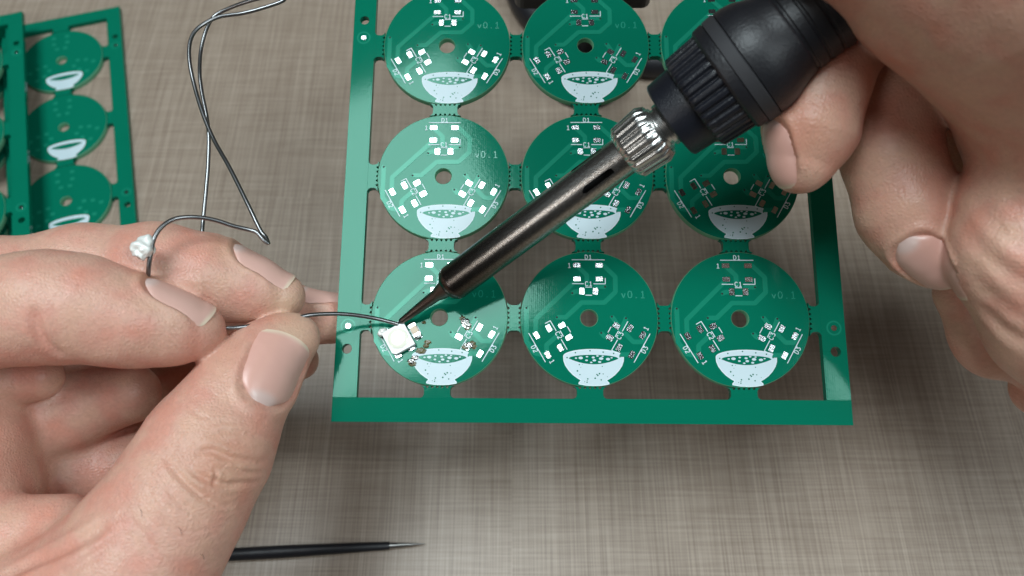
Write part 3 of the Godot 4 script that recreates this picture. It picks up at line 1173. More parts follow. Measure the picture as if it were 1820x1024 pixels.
func led() -> void:
	var t := thing("led_chip", "small square white LED chip with round lens at the iron's tip", "LED")
	var b := Basis(Vector3(0.99978, 0.01686, 0.01255), Vector3(0.00801, 0.24647, -0.96912), Vector3(-0.01943, 0.969, 0.24628))
	t.transform = Transform3D(b * Basis(Vector3(0, 0, 1), deg_to_rad(120.0)), (Vector3(-21.7, 61.8, -59.84)) * MM)
	var mb := Mb.new()
	var body := PackedVector2Array([Vector2(-2.5, -2.35), Vector2(2.5, -2.35), Vector2(2.5, 2.35), Vector2(-1.9, 2.35), Vector2(-2.5, 1.75)])
	extrude(mb, body, 0.25, 1.5, true, 0.06)
	obj("housing", mb.mesh(), M.led_white, t)
	var ls := Mb.new()
	lathe(ls, [Vector2(1.5, 1.95), Vector2(1.56, 1.9), Vector2(1.585, 1.2), Vector2(1.6, 0.0)], 40, 60.0)
	obj("lens", ls.mesh(), M.led_lens, t)
	var rg := Mb.new()
	lathe(rg, [Vector2(1.5, 2.08), Vector2(1.53, 2.05), Vector2(1.53, 1.97), Vector2(1.5, 1.95)], 40)
	obj("lens_rim", rg.mesh(), M.frame_paint, t)
	for q in [Vector2(-2.2, 1.4), Vector2(2.1, 1.4), Vector2(-2.2, -1.4), Vector2(2.1, -1.4)]:
		var leg := Mb.new()
		extrude(leg, rounded_rect(0.9, 0.9, 0.1, q + Vector2(signf(q.x) * 0.45, 0)), 0.0, 0.35, true, 0.05)
		obj("terminal", leg.mesh(), M.tin, t)
	var jt := Mb.new()
	blob(jt, Vector3(2.75, 2.1, 0.8), Vector3(0.8, 1.0, 0.8), 17, 0.25)
	obj("solder_joint", jt.mesh(), M.solder, t)

# ---- the stand that holds the panel, out of focus behind its upper edge
func holder() -> void:
	var t := thing("board_holder", "black board holder clamp standing behind the panel's upper edge", "clamp stand")
	var base := Mb.new()
	lathe(base, [Vector2(0, 0), Vector2(0, 13), Vector2(14, 13), Vector2(15.5, 11.5), Vector2(16, 6), Vector2(16, 0)], 48, 30.0)
	var o := obj("base", base.mesh(), M.black_paint, t)
	o.rotation.x = -PI / 2
	o.position = Vector3(24, 0.05, -180) * MM
	var post := Mb.new()
	tube(post, curve_points([Vector3(24, 5, -180), Vector3(23, 40, -176), Vector3(18, 66, -164), Vector3(16, 80, -152)], 8), 5.0, 20)
	obj("post", post.mesh(), M.black_paint, t)
	var head := Mb.new()
	extrude(head, rounded_rect(34, 12, 3), -9, 4, true, 1.0)
	var h := obj("clamp_jaw", head.mesh(), M.black_paint, t)
	h.transform = Transform3D(Basis(Vector3(0.99978, 0.01686, 0.01255), Vector3(0.00801, 0.24647, -0.96912), Vector3(-0.01943, 0.969, 0.24628)), (Vector3(15.58, 83.18, -145.68)) * MM)
	var lip := Mb.new()
	extrude(lip, rounded_rect(30, 8, 2, Vector2(0, -4)), -6, -1.9, true, 0.6)
	var l := obj("clamp_lip", lip.mesh(), M.black_paint, t)
	l.transform = Transform3D(Basis(Vector3(0.99978, 0.01686, 0.01255), Vector3(0.00801, 0.24647, -0.96912), Vector3(-0.01943, 0.969, 0.24628)), (Vector3(15.53, 81.87, -140.54)) * MM)
	var knob := Mb.new()
	lathe(knob, [Vector2(0, 0), Vector2(0, 5), Vector2(8, 5), Vector2(9, 4), Vector2(9, 0)], 24, 30.0)
	var k := obj("clamp_knob", knob.mesh(), M.black_paint, t)
	k.transform = Transform3D(Basis(Vector3(0.99978, 0.01686, 0.01255), Vector3(0.00801, 0.24647, -0.96912), Vector3(-0.01943, 0.969, 0.24628)), (Vector3(15.49, 87.17, -144.35)) * MM)
	# its black cable lies on the table behind the panel
	var cab := Mb.new()
	tube(cab, curve_points([Vector3(-1.03, 4, -246.05), Vector3(2.93, 4, -214.77), Vector3(14.2, 4, -196.43), Vector3(31.71, 4, -187.67), Vector3(47.23, 4, -183.51), Vector3(65.15, 4, -186.44), Vector3(90.59, 4, -206.77), Vector3(119.52, 4, -237.2)], 10), 5.0, 16)
	var c := obj("black_cable", cab.mesh(), M.rubber)
	tag(c, "thick black cable lying on the table behind the panel's top row", "cable")

# ---- soldering iron, turned round its own axis from tip to handle
func iron() -> void:
	var t := thing("soldering_iron", "soldering iron with steel barrel and black ridged handle, tip on the LED", "soldering iron")
	var z := Vector3(0.75756, 0.57126, -0.31587)
	var x := Vector3.UP.cross(z).normalized()
	t.transform = Transform3D(Basis(x, z.cross(x), z), Vector3(-21.82, 63.72, -62.43) * MM)
	var mb := Mb.new()
	lathe(mb, [Vector2(-0.12, 0.022), Vector2(0.00, 0.162), Vector2(0.74, 0.561), Vector2(1.10, 0.646)], 28, 30.0)
	obj("tinned_tip", mb.mesh(), M.tip_end, t)
	mb = Mb.new()
	lathe(mb, [Vector2(1.10, 0.625), Vector2(4.86, 0.875), Vector2(10.08, 1.180), Vector2(10.31, 1.264), Vector2(10.55, 1.368), Vector2(13.10, 1.935), Vector2(14.48, 2.293)], 36, 30.0)
	obj("tip_shank", mb.mesh(), M.tip, t)
	barrel(t)
	# knurled nut
	mb = Mb.new()
	ribbed(mb, [53.80, 54.45, 59.30, 60.56], [4.133, 4.875, 5.269, 4.700], 22, 0.26, 0.66)
	obj("knurled_nut", mb.mesh(), M.chrome, t)
	mb = Mb.new()
	lathe(mb, [Vector2(60.29, 2.767), Vector2(60.29, 3.874), Vector2(61.00, 3.866), Vector2(61.00, 3.314), Vector2(61.72, 3.307), Vector2(61.72, 3.766), Vector2(62.34, 3.759), Vector2(62.34, 3.301), Vector2(63.13, 3.294)], 36, 20.0)
	obj("threaded_neck", mb.mesh(), M.chrome, t)
	mb = Mb.new()
	lathe(mb, [Vector2(62.87, 2.747), Vector2(62.87, 6.500), Vector2(63.13, 6.770), Vector2(67.40, 7.049), Vector2(68.01, 7.037)], 64, 25.0)
	obj("collar", mb.mesh(), M.plastic, t)
	mb = Mb.new()
	ribbed(mb, [67.32, 67.66, 72.91, 73.41], [7.954, 8.308, 8.626, 8.613], 32, 0.5, 0.68)
	obj("ridged_ring", mb.mesh(), M.plastic, t)
	mb = Mb.new()
	lathe(mb, [Vector2(73.08, 6.222), Vector2(73.08, 8.800), Vector2(73.50, 9.144), Vector2(74.74, 9.287), Vector2(75.07, 9.278)], 72, 25.0)
	obj("grip_lip", mb.mesh(), M.rubber, t)
	mb = Mb.new()
	lathe(mb, [Vector2(75.07, 8.925), Vector2(75.23, 9.362), Vector2(75.97, 9.430), Vector2(77.03, 9.488), Vector2(77.19, 9.264)], 72, 25.0)
	obj("grip_band", mb.mesh(), M.label_print, t)
	mb = Mb.new()
	var prof := [Vector2(77.19, 9.044), Vector2(77.36, 9.391), Vector2(78.65, 9.355), Vector2(80.41, 8.958), Vector2(82.00, 8.222), Vector2(83.26, 7.674), Vector2(84.35, 7.390)]
	for s in [[85.13, 7.244], [87.29, 7.154], [89.57, 7.189], [91.44, 7.231], [93.66, 7.265]]:
		prof.append(Vector2(s[0] - 0.35, s[1]))
		prof.append(Vector2(s[0] - 0.15, s[1] - 0.22))
		prof.append(Vector2(s[0] + 0.15, s[1] - 0.22))
		prof.append(Vector2(s[0] + 0.35, s[1]))
	prof.append(Vector2(100.50, 7.518))
	prof.append(Vector2(150, 7.518))
	prof.append(Vector2(172, 6.864))
	prof.append(Vector2(178, 4))
	prof.append(Vector2(178, 0))
	lathe(mb, prof, 80, 30.0)
	obj("handle", mb.mesh(), M.rubber, t)

# longitudinal ridges with rounded ends: stations along the axis, radii, number of ridges, depth, share of each ridge
func ribbed(mb: Mb, zs: Array, rs: Array, count: int, depth: float, share: float) -> void:
	var st := []
	st.append([zs[0] - 0.01, 0.0, 0.0])
	st.append([zs[0], rs[0] - depth, 0.0])
	st.append([zs[0] + 0.02, rs[0] - depth * 0.4, 0.5])
	st.append([zs[1], rs[1], 1.0])
	for k in 5:
		st.append([lerpf(zs[1], zs[2], (k + 1) / 6.0), lerpf(rs[1], rs[2], (k + 1) / 6.0), 1.0])
	st.append([zs[2], rs[2], 1.0])
	st.append([zs[3] - 0.02, rs[3] - depth * 0.2, 0.5])
	st.append([zs[3], rs[3] - depth, 0.0])
	st.append([zs[3] + 0.01, 0.0, 0.0])
	var per := 12
	var n := count * per
	var pos := []
	for s in st:
		var ring := []
		for i in n:
			var a := TAU * i / n
			var u := absf(fposmod(float(i) / per, 1.0) - 0.5) * 2.0
			var cut := smoothstep(share - 0.12, share + 0.12, u)
			var crown := 0.10 * depth * (u / share) * (u / share) if u < share else 0.0
			var r: float = s[1] - (depth * cut + crown) * s[2]
			ring.append(Vector3(cos(a) * r, sin(a) * r, s[0]))
		pos.append(ring)
	var ids := []
	for j in st.size():
		var row := []
		for i in n:
			var pu: Vector3 = pos[j][(i + 1) % n] - pos[j][(i - 1 + n) % n]
			var pv: Vector3 = pos[mini(j + 1, st.size() - 1)][i] - pos[maxi(j - 1, 0)][i]
			var nn := pu.cross(pv)
			if nn.length() < 1e-7:
				nn = Vector3(0, 0, -1 if j < 3 else 1)
			row.append(mb.vert(pos[j][i], nn.normalized()))
		ids.append(row)
	for j in st.size() - 1:
		for i in n:
			var i2 := (i + 1) % n
			mb.face(ids[j][i], ids[j][i2], ids[j + 1][i2])
			mb.face(ids[j][i], ids[j + 1][i2], ids[j + 1][i])

func lin_mix(a: Color, b: Color, t: float) -> Color:
	return a.lerp(b, t)

# hollow steel barrel with three round-ended vent slots cut through near the nut
func barrel(t: Node3D) -> void:
	var z0: float = 12.98
	var z1: float = 54.27
	var r0: float = 3.400
	var r1: float = 3.330
	var slot_z0: float = 44.94
	var slot_z1: float = 51.27
	var hw := 0.58
	var mb := Mb.new()
	var nz := 150
	var na := 108
	var slots := [0.78, 2.35, 3.92, 5.49]
	mb.use_c = true
	var prof := func(z: float) -> float:
		var r := lerpf(r0, r1, (z - z0) / (z1 - z0))
		var e := (z - z0) / 1.9
		if e < 1.0:
			r -= 1.25 * (1.0 - sqrt(maxf(0.0, 1.0 - (1.0 - e) * (1.0 - e))))
		return r
	for shell in 2:
		var ids := []
		for j in nz + 1:
			var z := z0 + (z1 - z0) * (pow(float(j) / nz, 1.25))
			var row := []
			for i in na + 1:
				var a := TAU * i / na
				var r: float = prof.call(z) - shell * 0.3
				var nn := Vector3(cos(a), sin(a), 0)
				if shell == 0 and z - z0 < 1.9:
					var e := (z - z0) / 1.9
					nn = Vector3(cos(a) * (0.2 + 0.8 * sqrt(e)), sin(a) * (0.2 + 0.8 * sqrt(e)), -(1.0 - e) * 0.9).normalized()
				var burn := lin_mix(Color(0.13, 0.117, 0.106), Color(0.60, 0.59, 0.57), smoothstep(0.05, 0.85, (z - z0) / (z1 - z0)))
				row.append(mb.vert(Vector3(cos(a) * r, sin(a) * r, z), nn * (1 - 2 * shell), burn))
			ids.append(row)
		for j in nz:
			var zm: float = (mb.v[ids[j][0]].z + mb.v[ids[j + 1][0]].z) / 2
			for i in na:
				var am := TAU * (i + 0.5) / na
				var open := false
				for s in slots:
					var dx := absf(wrapf(am - s, -PI, PI)) * r1
					var dz := maxf(maxf(slot_z0 + hw - zm, zm - slot_z1 + hw), 0.0)
					if Vector2(dx, dz).length() < hw:
						open = true
				if open:
					continue
				mb.face(ids[j][i], ids[j][i + 1], ids[j + 1][i + 1])
				mb.face(ids[j][i], ids[j + 1][i + 1], ids[j + 1][i])
	lathe(mb, [Vector2(z0, 1.2), Vector2(z0, r0 - 1.2)], 40)
	obj("barrel", mb.mesh(), M.barrel, t)
	var inner := Mb.new()
	lathe(inner, [Vector2(z0 + 1.0, 0.0), Vector2(z0 + 1.0, 1.5), Vector2(z1, 1.5)], 24, 30.0)
	obj("heater_core", inner.mesh(), M.dark_hole, t)

# ---- solder wire: from the joint through the fingers, over them and up in a long loop
func wire() -> void:
	var t := thing("solder_wire", "long bent grey solder wire held in the fingers and looping above them", "solder wire")
	var mb := Mb.new()
	var a := curve_points([Vector3(-21.97, 64.04, -62.17), Vector3(-23.39, 64.78, -62.3), Vector3(-26.36, 66.39, -62.39), Vector3(-30.33, 68.86, -61.94), Vector3(-33.99, 70.9, -61.1), Vector3(-37.1, 72.48, -60.02), Vector3(-40.29, 73.25, -58.67), Vector3(-45.01, 75.17, -56.92), Vector3(-49.24, 76.77, -55.66), Vector3(-54.4, 77.36, -55.72), Vector3(-60.14, 78.34, -57.19), Vector3(-61.82, 80.42, -59.09), Vector3(-61.46, 83.02, -60.68), Vector3(-60.45, 86.17, -62.01), Vector3(-59.89, 87.79, -64.32), Vector3(-59.6, 88.37, -66.79), Vector3(-58.73, 88.41, -69.06), Vector3(-57.07, 87.81, -70.99), Vector3(-54.48, 86.75, -71.99), Vector3(-51.49, 85.68, -72.09), Vector3(-48.44, 84.34, -71.66), Vector3(-46.16, 83.64, -71.39), Vector3(-44.62, 83.34, -71.01), Vector3(-43.41, 82.84, -69.82), Vector3(-42.56, 82.45, -69.26)], 8)
	tube(mb, a, 0.38, 12)
	var b := curve_points([Vector3(-42.84, 81.67, -69.71), Vector3(-43.55, 81.6, -71.12), Vector3(-44.67, 81.84, -72.48), Vector3(-47.34, 82.74, -77.34), Vector3(-51.63, 83.19, -84.86), Vector3(-55.65, 83.11, -91.3), Vector3(-58.54, 83.81, -97.1), Vector3(-60.94, 84.67, -103.21), Vector3(-62.21, 85.86, -107.77), Vector3(-62.62, 86.59, -111.4), Vector3(-62.15, 86.93, -114.28), Vector3(-60.67, 86.94, -116.51), Vector3(-57.94, 86.85, -118.55), Vector3(-53.83, 86.42, -119.91), Vector3(-50.06, 86.52, -121.19), Vector3(-46.27, 86.76, -122.79), Vector3(-45.82, 87.12, -123.49), Vector3(-48.84, 86.5, -124.48), Vector3(-53.71, 85.31, -124.34), Vector3(-58.07, 83.91, -123.79), Vector3(-60.95, 83.18, -122.35), Vector3(-62.17, 82.62, -119.04), Vector3(-62.8, 81.56, -114.76), Vector3(-62.24, 81.04, -109.31), Vector3(-61.4, 80.04, -105.14), Vector3(-60.12, 78.81, -100.52), Vector3(-59.29, 77.86, -96.44), Vector3(-59.01, 76.19, -90.94), Vector3(-59.06, 74.55, -85.5), Vector3(-59.21, 72.94, -80.13), Vector3(-59.14, 72.1, -76.26), Vector3(-60.8, 68.16, -72.92)], 8)
	tube(mb, b, 0.38, 12)
	obj("wire", mb.mesh(), M.wire, t)
	var bl := Mb.new()
	blob(bl, Vector3(-61.01, 88.13, -64.98), Vector3(1.75, 1.8, 2.0), 11, 0.26, 24, 0.8)
	obj("solder_lump", bl.mesh(), M.solder, t)

# ---- pointed tool lying on the table
func probe() -> void:
	var t := thing("probe_tool", "thin black probe with a pointed steel end lying on the table", "probe")
	var p0 := Vector3(-29.82, 1.6, -31.04)
	var p1 := Vector3(-83.24, 1.6, -28.15)
	var z := (p1 - p0).normalized()
	var x := Vector3.UP.cross(z).normalized()
	t.transform = Transform3D(Basis(x, z.cross(x), z), p0 * MM)
	var mb := Mb.new()
	lathe(mb, [Vector2(0, 0.8), Vector2(0.3, 0.95), Vector2(10, 1.2), Vector2(25, 1.5), Vector2(110, 1.6), Vector2(112, 1.3), Vector2(112.2, 0)], 32, 30.0)
	obj("handle", mb.mesh(), M.rubber, t)
	var tip := Mb.new()
	lathe(tip, [Vector2(-8.6, 0.05), Vector2(-5, 0.4), Vector2(0.2, 0.82)], 24, 30.0)
	obj("steel_point", tip.mesh(), M.steel, t)

# ---- hands
func left_hand() -> void:
	var f := Flesh.new()
	f.base = Color(0.61, 0.342, 0.268)
	f.bump.seed = 3; f.bump.frequency = 0.35; f.bump.fractal_octaves = 2
	f.blot.seed = 8; f.blot.frequency = 0.07; f.blot.fractal_octaves = 2
	# thumb
	f.chain([[Vector3(-41.22, 69.95, -55.48), 5.20], [Vector3(-44.16, 70.52, -52.2), 6.30], [Vector3(-47.31, 70.4, -46.43), 7.90], [Vector3(-51.49, 69.87, -36.55), 10.20], [Vector3(-55.71, 69.38, -26.77), 10.80], [Vector3(-61.71, 66.86, -17.39), 12.50], [Vector3(-74.06, 61.06, -5.98), 17.00], [Vector3(-91.93, 54.66, 2.2), 20.00]], 4.0, 1.2)
	f.chain([[Vector3(-39.02, 70.04, -56.77), 4.00], [Vector3(-44.47, 69.59, -52.57), 5.80]], 2.0, 2.0)
	# index finger
	f.chain([[Vector3(-53.81, 77.93, -54.62), 4.70], [Vector3(-57.95, 80.02, -54.32), 6.00], [Vector3(-63.63, 82.35, -54.51), 7.20], [Vector3(-70.3, 84.56, -55.53), 8.20], [Vector3(-76.48, 85.22, -55.73), 8.80], [Vector3(-91.93, 83.68, -54.92), 9.50], [Vector3(-106.54, 79.31, -50.72), 10.00]], 3.0, 1.0)
	f.chain([[Vector3(-81.36, 78.97, -54.47), 6.20], [Vector3(-92.84, 78.76, -54.05), 6.50]], 2.0, 1.2)
	# middle finger
	f.chain([[Vector3(-43.2, 69.39, -65.41), 4.40], [Vector3(-49.01, 71.39, -66.05), 5.90], [Vector3(-55.74, 73.62, -67.12), 7.50], [Vector3(-64.35, 75.55, -67.6), 8.20], [Vector3(-77.63, 75.41, -67.33), 8.30], [Vector3(-92.95, 74.44, -65.42), 8.00], [Vector3(-108, 71.45, -61.75), 9.00]], 3.0, 1.0)
	# ring finger
	f.chain([[Vector3(-36.8, 56.16, -66.98), 5.20], [Vector3(-47.15, 55.46, -67.81), 6.50], [Vector3(-70.59, 54.4, -67.92), 7.50], [Vector3(-92.57, 53.89, -62.5), 8.00], [Vector3(-105.31, 58.81, -54.53), 8.50]], 3.0, 1.0)
	# little finger
	f.chain([[Vector3(-46.14, 43, -63.15), 4.40], [Vector3(-62.29, 40.3, -60.04), 6.00], [Vector3(-84.19, 42.71, -53.74), 7.00], [Vector3(-98.19, 50.11, -50.65), 7.50], [Vector3(-106.07, 57.78, -48.08), 8.00]], 3.0, 1.0)
	# folds of the curled fingers and palm
	f.chain([[Vector3(-87, 64.82, -50.91), 4.20], [Vector3(-98.39, 67.29, -49.14), 5.50]], 2.0, 1.2)
	f.chain([[Vector3(-95.85, 62.23, -39.19), 7.60], [Vector3(-96.36, 59.48, -33.76), 7.40], [Vector3(-106.5, 57.18, -29.24), 9.00]], 2.0, 2.0)
	f.chain([[Vector3(-76.26, 52.08, -52.33), 6.00], [Vector3(-89.14, 51.52, -49.01), 8.00], [Vector3(-98.8, 53.89, -44.85), 9.00]], 3.0, 2.0)
	f.chain([[Vector3(-76.14, 39.05, -42.13), 8.00], [Vector3(-91.41, 39.46, -38.52), 10.00], [Vector3(-109.47, 42.95, -36.56), 12.00]], 3.0, 3.0)
	# web between thumb and palm
	f.chain([[Vector3(-76.38, 62.71, -22.47), 7.60], [Vector3(-97.85, 63.32, -21.46), 8.20]], 3.0, 2.5)
	f.chain([[Vector3(-92.84, 58.38, -13.94), 12.00], [Vector3(-109, 59.21, -28.83), 22.00], [Vector3(-122.01, 62.56, -48.66), 24.00]], 6.0, 4.0)
	f.chain([[Vector3(-119.46, 57.78, -43.67), 24.00], [Vector3(-152.9, 41.98, -25.83), 24.00], [Vector3(-188.47, 28.12, -7.38), 27.00]], 6.0, 10.0)
	# thumb nail, index nail, middle nail, ring nail
	f.nail_bed(Vector3(-40.51, 75.53, -48.43), Vector3(0.3225, 0.1383, -0.9364), Vector3(0.4221, 0.8337, 0.356), 10.6, 12.8)
	f.nail_bed(Vector3(-55.69, 83.64, -58.29), Vector3(0.8325, -0.4973, 0.2442), Vector3(0.4224, 0.6338, -0.648), 8.2, 12.0)
	f.nail_bed(Vector3(-45.92, 74.41, -69.64), Vector3(0.8946, -0.398, 0.2033), Vector3(0.3846, 0.62, -0.6839), 8.6, 12.0)
	f.nail_bed(Vector3(-38.43, 59.36, -71.29), Vector3(0.9726, -0.1954, 0.1261), Vector3(0.2033, 0.6549, -0.7278), 8.0, 9.0)
	# thumb knuckle wrinkles
	f.crease_on([Vector3(-49.82, 78.27, -33.22), Vector3(-47.31, 78.92, -33.41), Vector3(-44.73, 78.94, -32.33), Vector3(-41.63, 78.7, -31.85), Vector3(-39.46, 77.54, -31.79)], 0.62, 0.20)
	f.crease_on([Vector3(-50.04, 77.81, -30.12), Vector3(-47, 78.25, -28.78), Vector3(-44.45, 78.52, -28.19), Vector3(-42, 78.09, -28.46), Vector3(-39.68, 77.17, -28.85)], 0.55, 0.17)
	f.crease_on([Vector3(-55.62, 77.04, -33.01), Vector3(-52.43, 77.65, -29.8), Vector3(-48.63, 78.39, -26.83), Vector3(-45.56, 78.15, -25.25), Vector3(-43.4, 77.44, -24.97)], 0.55, 0.16)
	f.crease_on([Vector3(-49.05, 78.55, -35.98), Vector3(-45.45, 78.83, -36.54), Vector3(-41.4, 78.59, -36.06), Vector3(-39.19, 77.28, -35.7)], 0.5, 0.10)
	f.crease_on([Vector3(-54.9, 74.67, -28.35), Vector3(-51.37, 75.28, -25.14), Vector3(-47.49, 76.53, -23.18)], 0.5, 0.07)
	f.crease_on([Vector3(-52.2, 80.79, -40.39), Vector3(-49.6, 81.99, -38.33), Vector3(-46.88, 83.68, -37.24)], 0.45, 0.06)
	f.crease_on([Vector3(-40.95, 81.61, -41.99), Vector3(-38.53, 83.03, -40.38), Vector3(-36.16, 84.94, -39.73)], 0.45, 0.08)
	f.crease_on([Vector3(-61.65, 73.25, -25.55), Vector3(-58.46, 73.68, -21.98), Vector3(-54.9, 74.16, -18.52)], 0.5, 0.07)
	f.crease_on([Vector3(-47.7, 76.22, -31.4), Vector3(-47.34, 75.65, -30.28), Vector3(-47.7, 75, -29)], 0.4, 0.10)
	f.crease_on([Vector3(-44.55, 76.22, -31.4), Vector3(-42.3, 75.9, -30.76), Vector3(-40.05, 75.9, -30.76)], 0.45, 0.10)
	f.crease_on([Vector3(-58.32, 75.49, -29.96), Vector3(-54.9, 78.11, -26.29), Vector3(-51.86, 79.09, -23.79)], 0.5, 0.08)
	f.crease_on([Vector3(-49.5, 79.16, -37.18), Vector3(-46.35, 79.49, -37.82), Vector3(-42.3, 79.32, -37.5)], 0.45, 0.06)
	f.crease_on([Vector3(-63.18, 76.02, -22.17), Vector3(-68.41, 74.68, -19.53), Vector3(-74.07, 73.57, -17.35), Vector3(-79.3, 72.47, -15.18)], 1.0, 0.45)
	f.crease_on([Vector3(-61.87, 74.95, -20.07), Vector3(-66.23, 73.57, -17.35), Vector3(-69.71, 72.39, -15.02)], 0.7, 0.12)
	f.folds.append([Vector3(-45.9, 78.84, -21.1), Vector3(0.3304, 0.4276, -0.8415), 13.0, 1.5, 0.07])
	f.folds.append([Vector3(-45.17, 77.89, -30.27), Vector3(-0.0995, 0.4508, -0.8871), 9.0, 2.1, 0.06])
	f.folds.append([Vector3(-55.29, 78.44, -60.06), Vector3(0.7557, 0.2967, -0.5839), 7.5, 0.85, 0.055])
	f.folds.append([Vector3(-54.86, 82.81, -48.77), Vector3(0.8, 0.2718, -0.5349), 7.5, 0.85, 0.05])
	f.folds.append([Vector3(-52.8, 75.68, -43.57), Vector3(0.9439, 0.1497, -0.2945), 7.0, 0.85, 0.05])
	f.folds.append([Vector3(-67.31, 92.34, -58.7), Vector3(0.9806, 0.0888, -0.1748), 8.0, 1.1, 0.04])
	# index distal crease
	f.crease_on([Vector3(-73.9, 91.14, -51.93), Vector3(-73.55, 90.15, -49.98), Vector3(-73.51, 87.2, -48.59), Vector3(-72.75, 83.45, -47.83)], 0.9, 0.22)
	var pink := Color(0.56, 0.27, 0.20)
	var pale := Color(0.58, 0.39, 0.27)
	f.tints = [[Vector3(-47.6, 74.72, -50.52), 11.0, pink, 0.6], [Vector3(-52.4, 81.08, -52), 8.0, pink, 0.35], [Vector3(-40.35, 72.59, -61.77), 6.0, pale, 0.8], [Vector3(-38.44, 75.09, -55.66), 6.0, pale, 0.7], [Vector3(-60.82, 86, -59.47), 4.5, Color(0.5, 0.2, 0.11), 0.7], [Vector3(-51.36, 79.18, -70.34), 6.0, Color(0.5, 0.26, 0.17), 0.5], [Vector3(-85.76, 65.71, -37.21), 14.0, pink, 0.5], [Vector3(-45.17, 78.29, -31.06), 12.0, Color(0.52, 0.29, 0.19), 0.6]]
	for q in [[Vector3(-45.9, 73.12, -49.59), 0.9], [Vector3(-45.95, 72.7, -46.54), 0.8], [Vector3(-45.41, 73.79, -50.89), 0.6]]:
		f.tints.append([f.lay(q[0]), q[1], Color(0.09, 0.04, 0.03), 0.8])
	var o := obj("hand", f.mesh(0.5, Vector3(-200, 10, -100), Vector3(-20, 100, 45)), M.skin)
	tag(o, "bare hand pinching solder wire between thumb and two fingers beside the panel", "hand")
	for i in f.nails.size():
		obj("fingernail", f.nail_mesh(i), M.nail, o)
	var hair_spots := [[Vector3(-51.59, 76.02, -22.17), Vector3(-50.31, 77.88, -21.43), Vector3(-50.47, 76.54, -20.99)], [Vector3(-57.99, 76.3, -24.94), Vector3(-56.7, 78.07, -23.99), Vector3(-57.08, 76.69, -23.49)], [Vector3(-48.28, 74.16, -18.52), Vector3(-46.97, 76.14, -17.99), Vector3(-47.02, 74.78, -17.52)]]
	for h in hair_spots:
		var hr := Mb.new()
		var pts := []
		for i in 3:
			pts.append(f.lay(h[i]) + Vector3(0, [0.0, 0.45, 0.7][i], 0))
		tube(hr, curve_points(pts, 5), 0.025, 6)
		obj("hair", hr.mesh(), M.dark_hole, o)

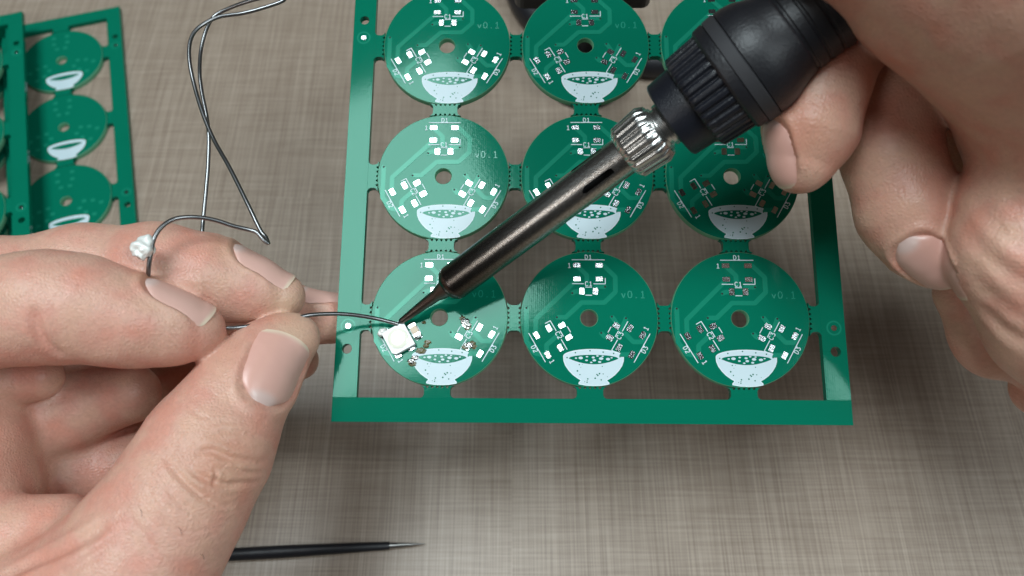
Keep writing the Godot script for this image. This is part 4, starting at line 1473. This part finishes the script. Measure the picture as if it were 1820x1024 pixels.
func right_hand() -> void:
	var f := Flesh.new()
	f.base = Color(0.60, 0.345, 0.265)
	f.bump.seed = 13; f.bump.frequency = 0.35; f.bump.fractal_octaves = 2
	f.blot.seed = 18; f.blot.frequency = 0.07; f.blot.fractal_octaves = 2
	# thumb side of the hand, above the handle
	f.chain([[Vector3(51.75, 132.69, -96.17), 17.00], [Vector3(68.51, 126.29, -92.41), 19.50], [Vector3(86.48, 116.94, -85.04), 20.50], [Vector3(100.21, 98.44, -66.3), 23.00]], 8.0, 2.0)
	f.chain([[Vector3(58.69, 139.35, -96.04), 15.00], [Vector3(72.86, 133.52, -88.97), 22.00], [Vector3(88.59, 125, -83.25), 25.00]], 8.0, 4.0)
	f.chain([[Vector3(82.54, 127.4, -92.39), 27.00], [Vector3(102.6, 114.43, -80.1), 27.00]], 8.0, 4.0)
	# heel of the hand
	f.chain([[Vector3(77.75, 97.6, -66.84), 8.20], [Vector3(78.43, 95.28, -60.08), 9.50], [Vector3(86.27, 90.94, -51.54), 11.50], [Vector3(96.54, 85.92, -46.07), 13.00]], 4.0, 3.0)
	# finger under the handle
	f.chain([[Vector3(46.63, 97.5, -75.49), 4.90], [Vector3(47.89, 100.29, -79.86), 6.80], [Vector3(50.07, 103.25, -86.81), 6.80], [Vector3(56.64, 105.56, -97.96), 7.20], [Vector3(69.87, 106.94, -109.51), 8.00]], 3.0, 1.0)
	f.chain([[Vector3(57.31, 96.29, -92.96), 4.60], [Vector3(60.33, 101.41, -96.41), 4.60], [Vector3(68.83, 105.79, -102.83), 8.00]], 3.0, 1.0)
	# ring finger
	f.chain([[Vector3(72.05, 86.76, -63.18), 4.30], [Vector3(69.77, 87.34, -66.52), 6.50], [Vector3(66.88, 89.05, -72.11), 7.70], [Vector3(64.32, 92.2, -80.5), 7.30], [Vector3(64.99, 95.75, -89.7), 7.40], [Vector3(72.86, 100.69, -101.62), 8.50], [Vector3(84.51, 105.53, -111.15), 10.00]], 3.5, 1.0)
	# little finger
	f.chain([[Vector3(80.22, 77.32, -62.26), 5.40], [Vector3(85.19, 73.63, -55), 6.40], [Vector3(95, 71.08, -52.19), 5.80], [Vector3(105, 72.8, -55.58), 8.00]], 3.0, 1.0)
	f.chain([[Vector3(96.69, 64.93, -48.91), 5.20], [Vector3(108, 66.33, -51.66), 7.00]], 3.0, 1.0)
	f.chain([[Vector3(101.96, 105.15, -79.51), 24.00], [Vector3(129.83, 95.02, -72.82), 24.00], [Vector3(161.23, 85.29, -62.49), 27.00]], 6.0, 10.0)
	# palm behind
	f.chain([[Vector3(83.36, 84.72, -101.1), 7.50], [Vector3(85.29, 79.62, -91.07), 8.00], [Vector3(88.27, 77.89, -83.25), 9.00], [Vector3(101.79, 76.71, -85.34), 16.00], [Vector3(112.63, 75.79, -74.69), 22.00]], 4.0, 3.0)
	f.nail_bed(Vector3(41.6, 99.27, -76.27), Vector3(-0.0019, -0.6136, 0.7897), Vector3(-0.982, 0.1395, 0.1277), 8.8, 11.0)
	f.nail_bed(Vector3(67.41, 89.76, -61.25), Vector3(0.7662, -0.3651, 0.5288), Vector3(-0.5003, 0.4247, 0.7545), 8.4, 11.5)
	for q in [[[Vector3(67.02, 101.91, -62.09), Vector3(67.4, 103.49, -56.37), Vector3(69.77, 103.61, -52.19), Vector3(73.07, 103.43, -49.62)], 0.09], [[Vector3(67.78, 100.14, -56.39), Vector3(67.6, 101.75, -50.74), Vector3(69.93, 101.9, -46.61), Vector3(73.07, 101.11, -45.07)], 0.09], [[Vector3(68.18, 105.1, -63.96), Vector3(68.19, 106.67, -58.2), Vector3(72.41, 106.61, -53.68)], 0.1], [[Vector3(68.56, 98.64, -49.03), Vector3(69.77, 99.91, -44.91), Vector3(73.07, 99.97, -42.83)], 0.22], [[Vector3(67.18, 103.18, -57.96), Vector3(68.58, 104.15, -53.25), Vector3(72.29, 103.96, -50.67)], 0.1]]:
		f.crease_on(q[0], 1.3, q[1])
	f.folds.append([Vector3(69.14, 104.67, -52.07), Vector3(0.6247, 0.3537, -0.6962), 15.0, 2.4, 0.05])
	f.folds.append([Vector3(47.6, 108.68, -79.82), Vector3(0.2873, 0.4339, -0.8539), 8.0, 0.9, 0.06])
	var pink := Color(0.52, 0.25, 0.18)
	f.tints = [[Vector3(42.86, 105.57, -75.91), 9.0, Color(0.5, 0.20, 0.13), 0.7], [Vector3(65.7, 94.65, -67.67), 12.0, pink, 0.5], [Vector3(50.99, 103.2, -73.46), 7.0, pink, 0.4], [Vector3(81.36, 76.59, -49.78), 10.0, pink, 0.4]]
	var o := obj("hand", f.mesh(0.5, Vector3(28, 30, -140), Vector3(160, 158, 10)), M.skin)
	tag(o, "bare hand gripping the black handle of the soldering iron", "hand")
	for i in f.nails.size():
		obj("fingernail", f.nail_mesh(i), M.nail, o)
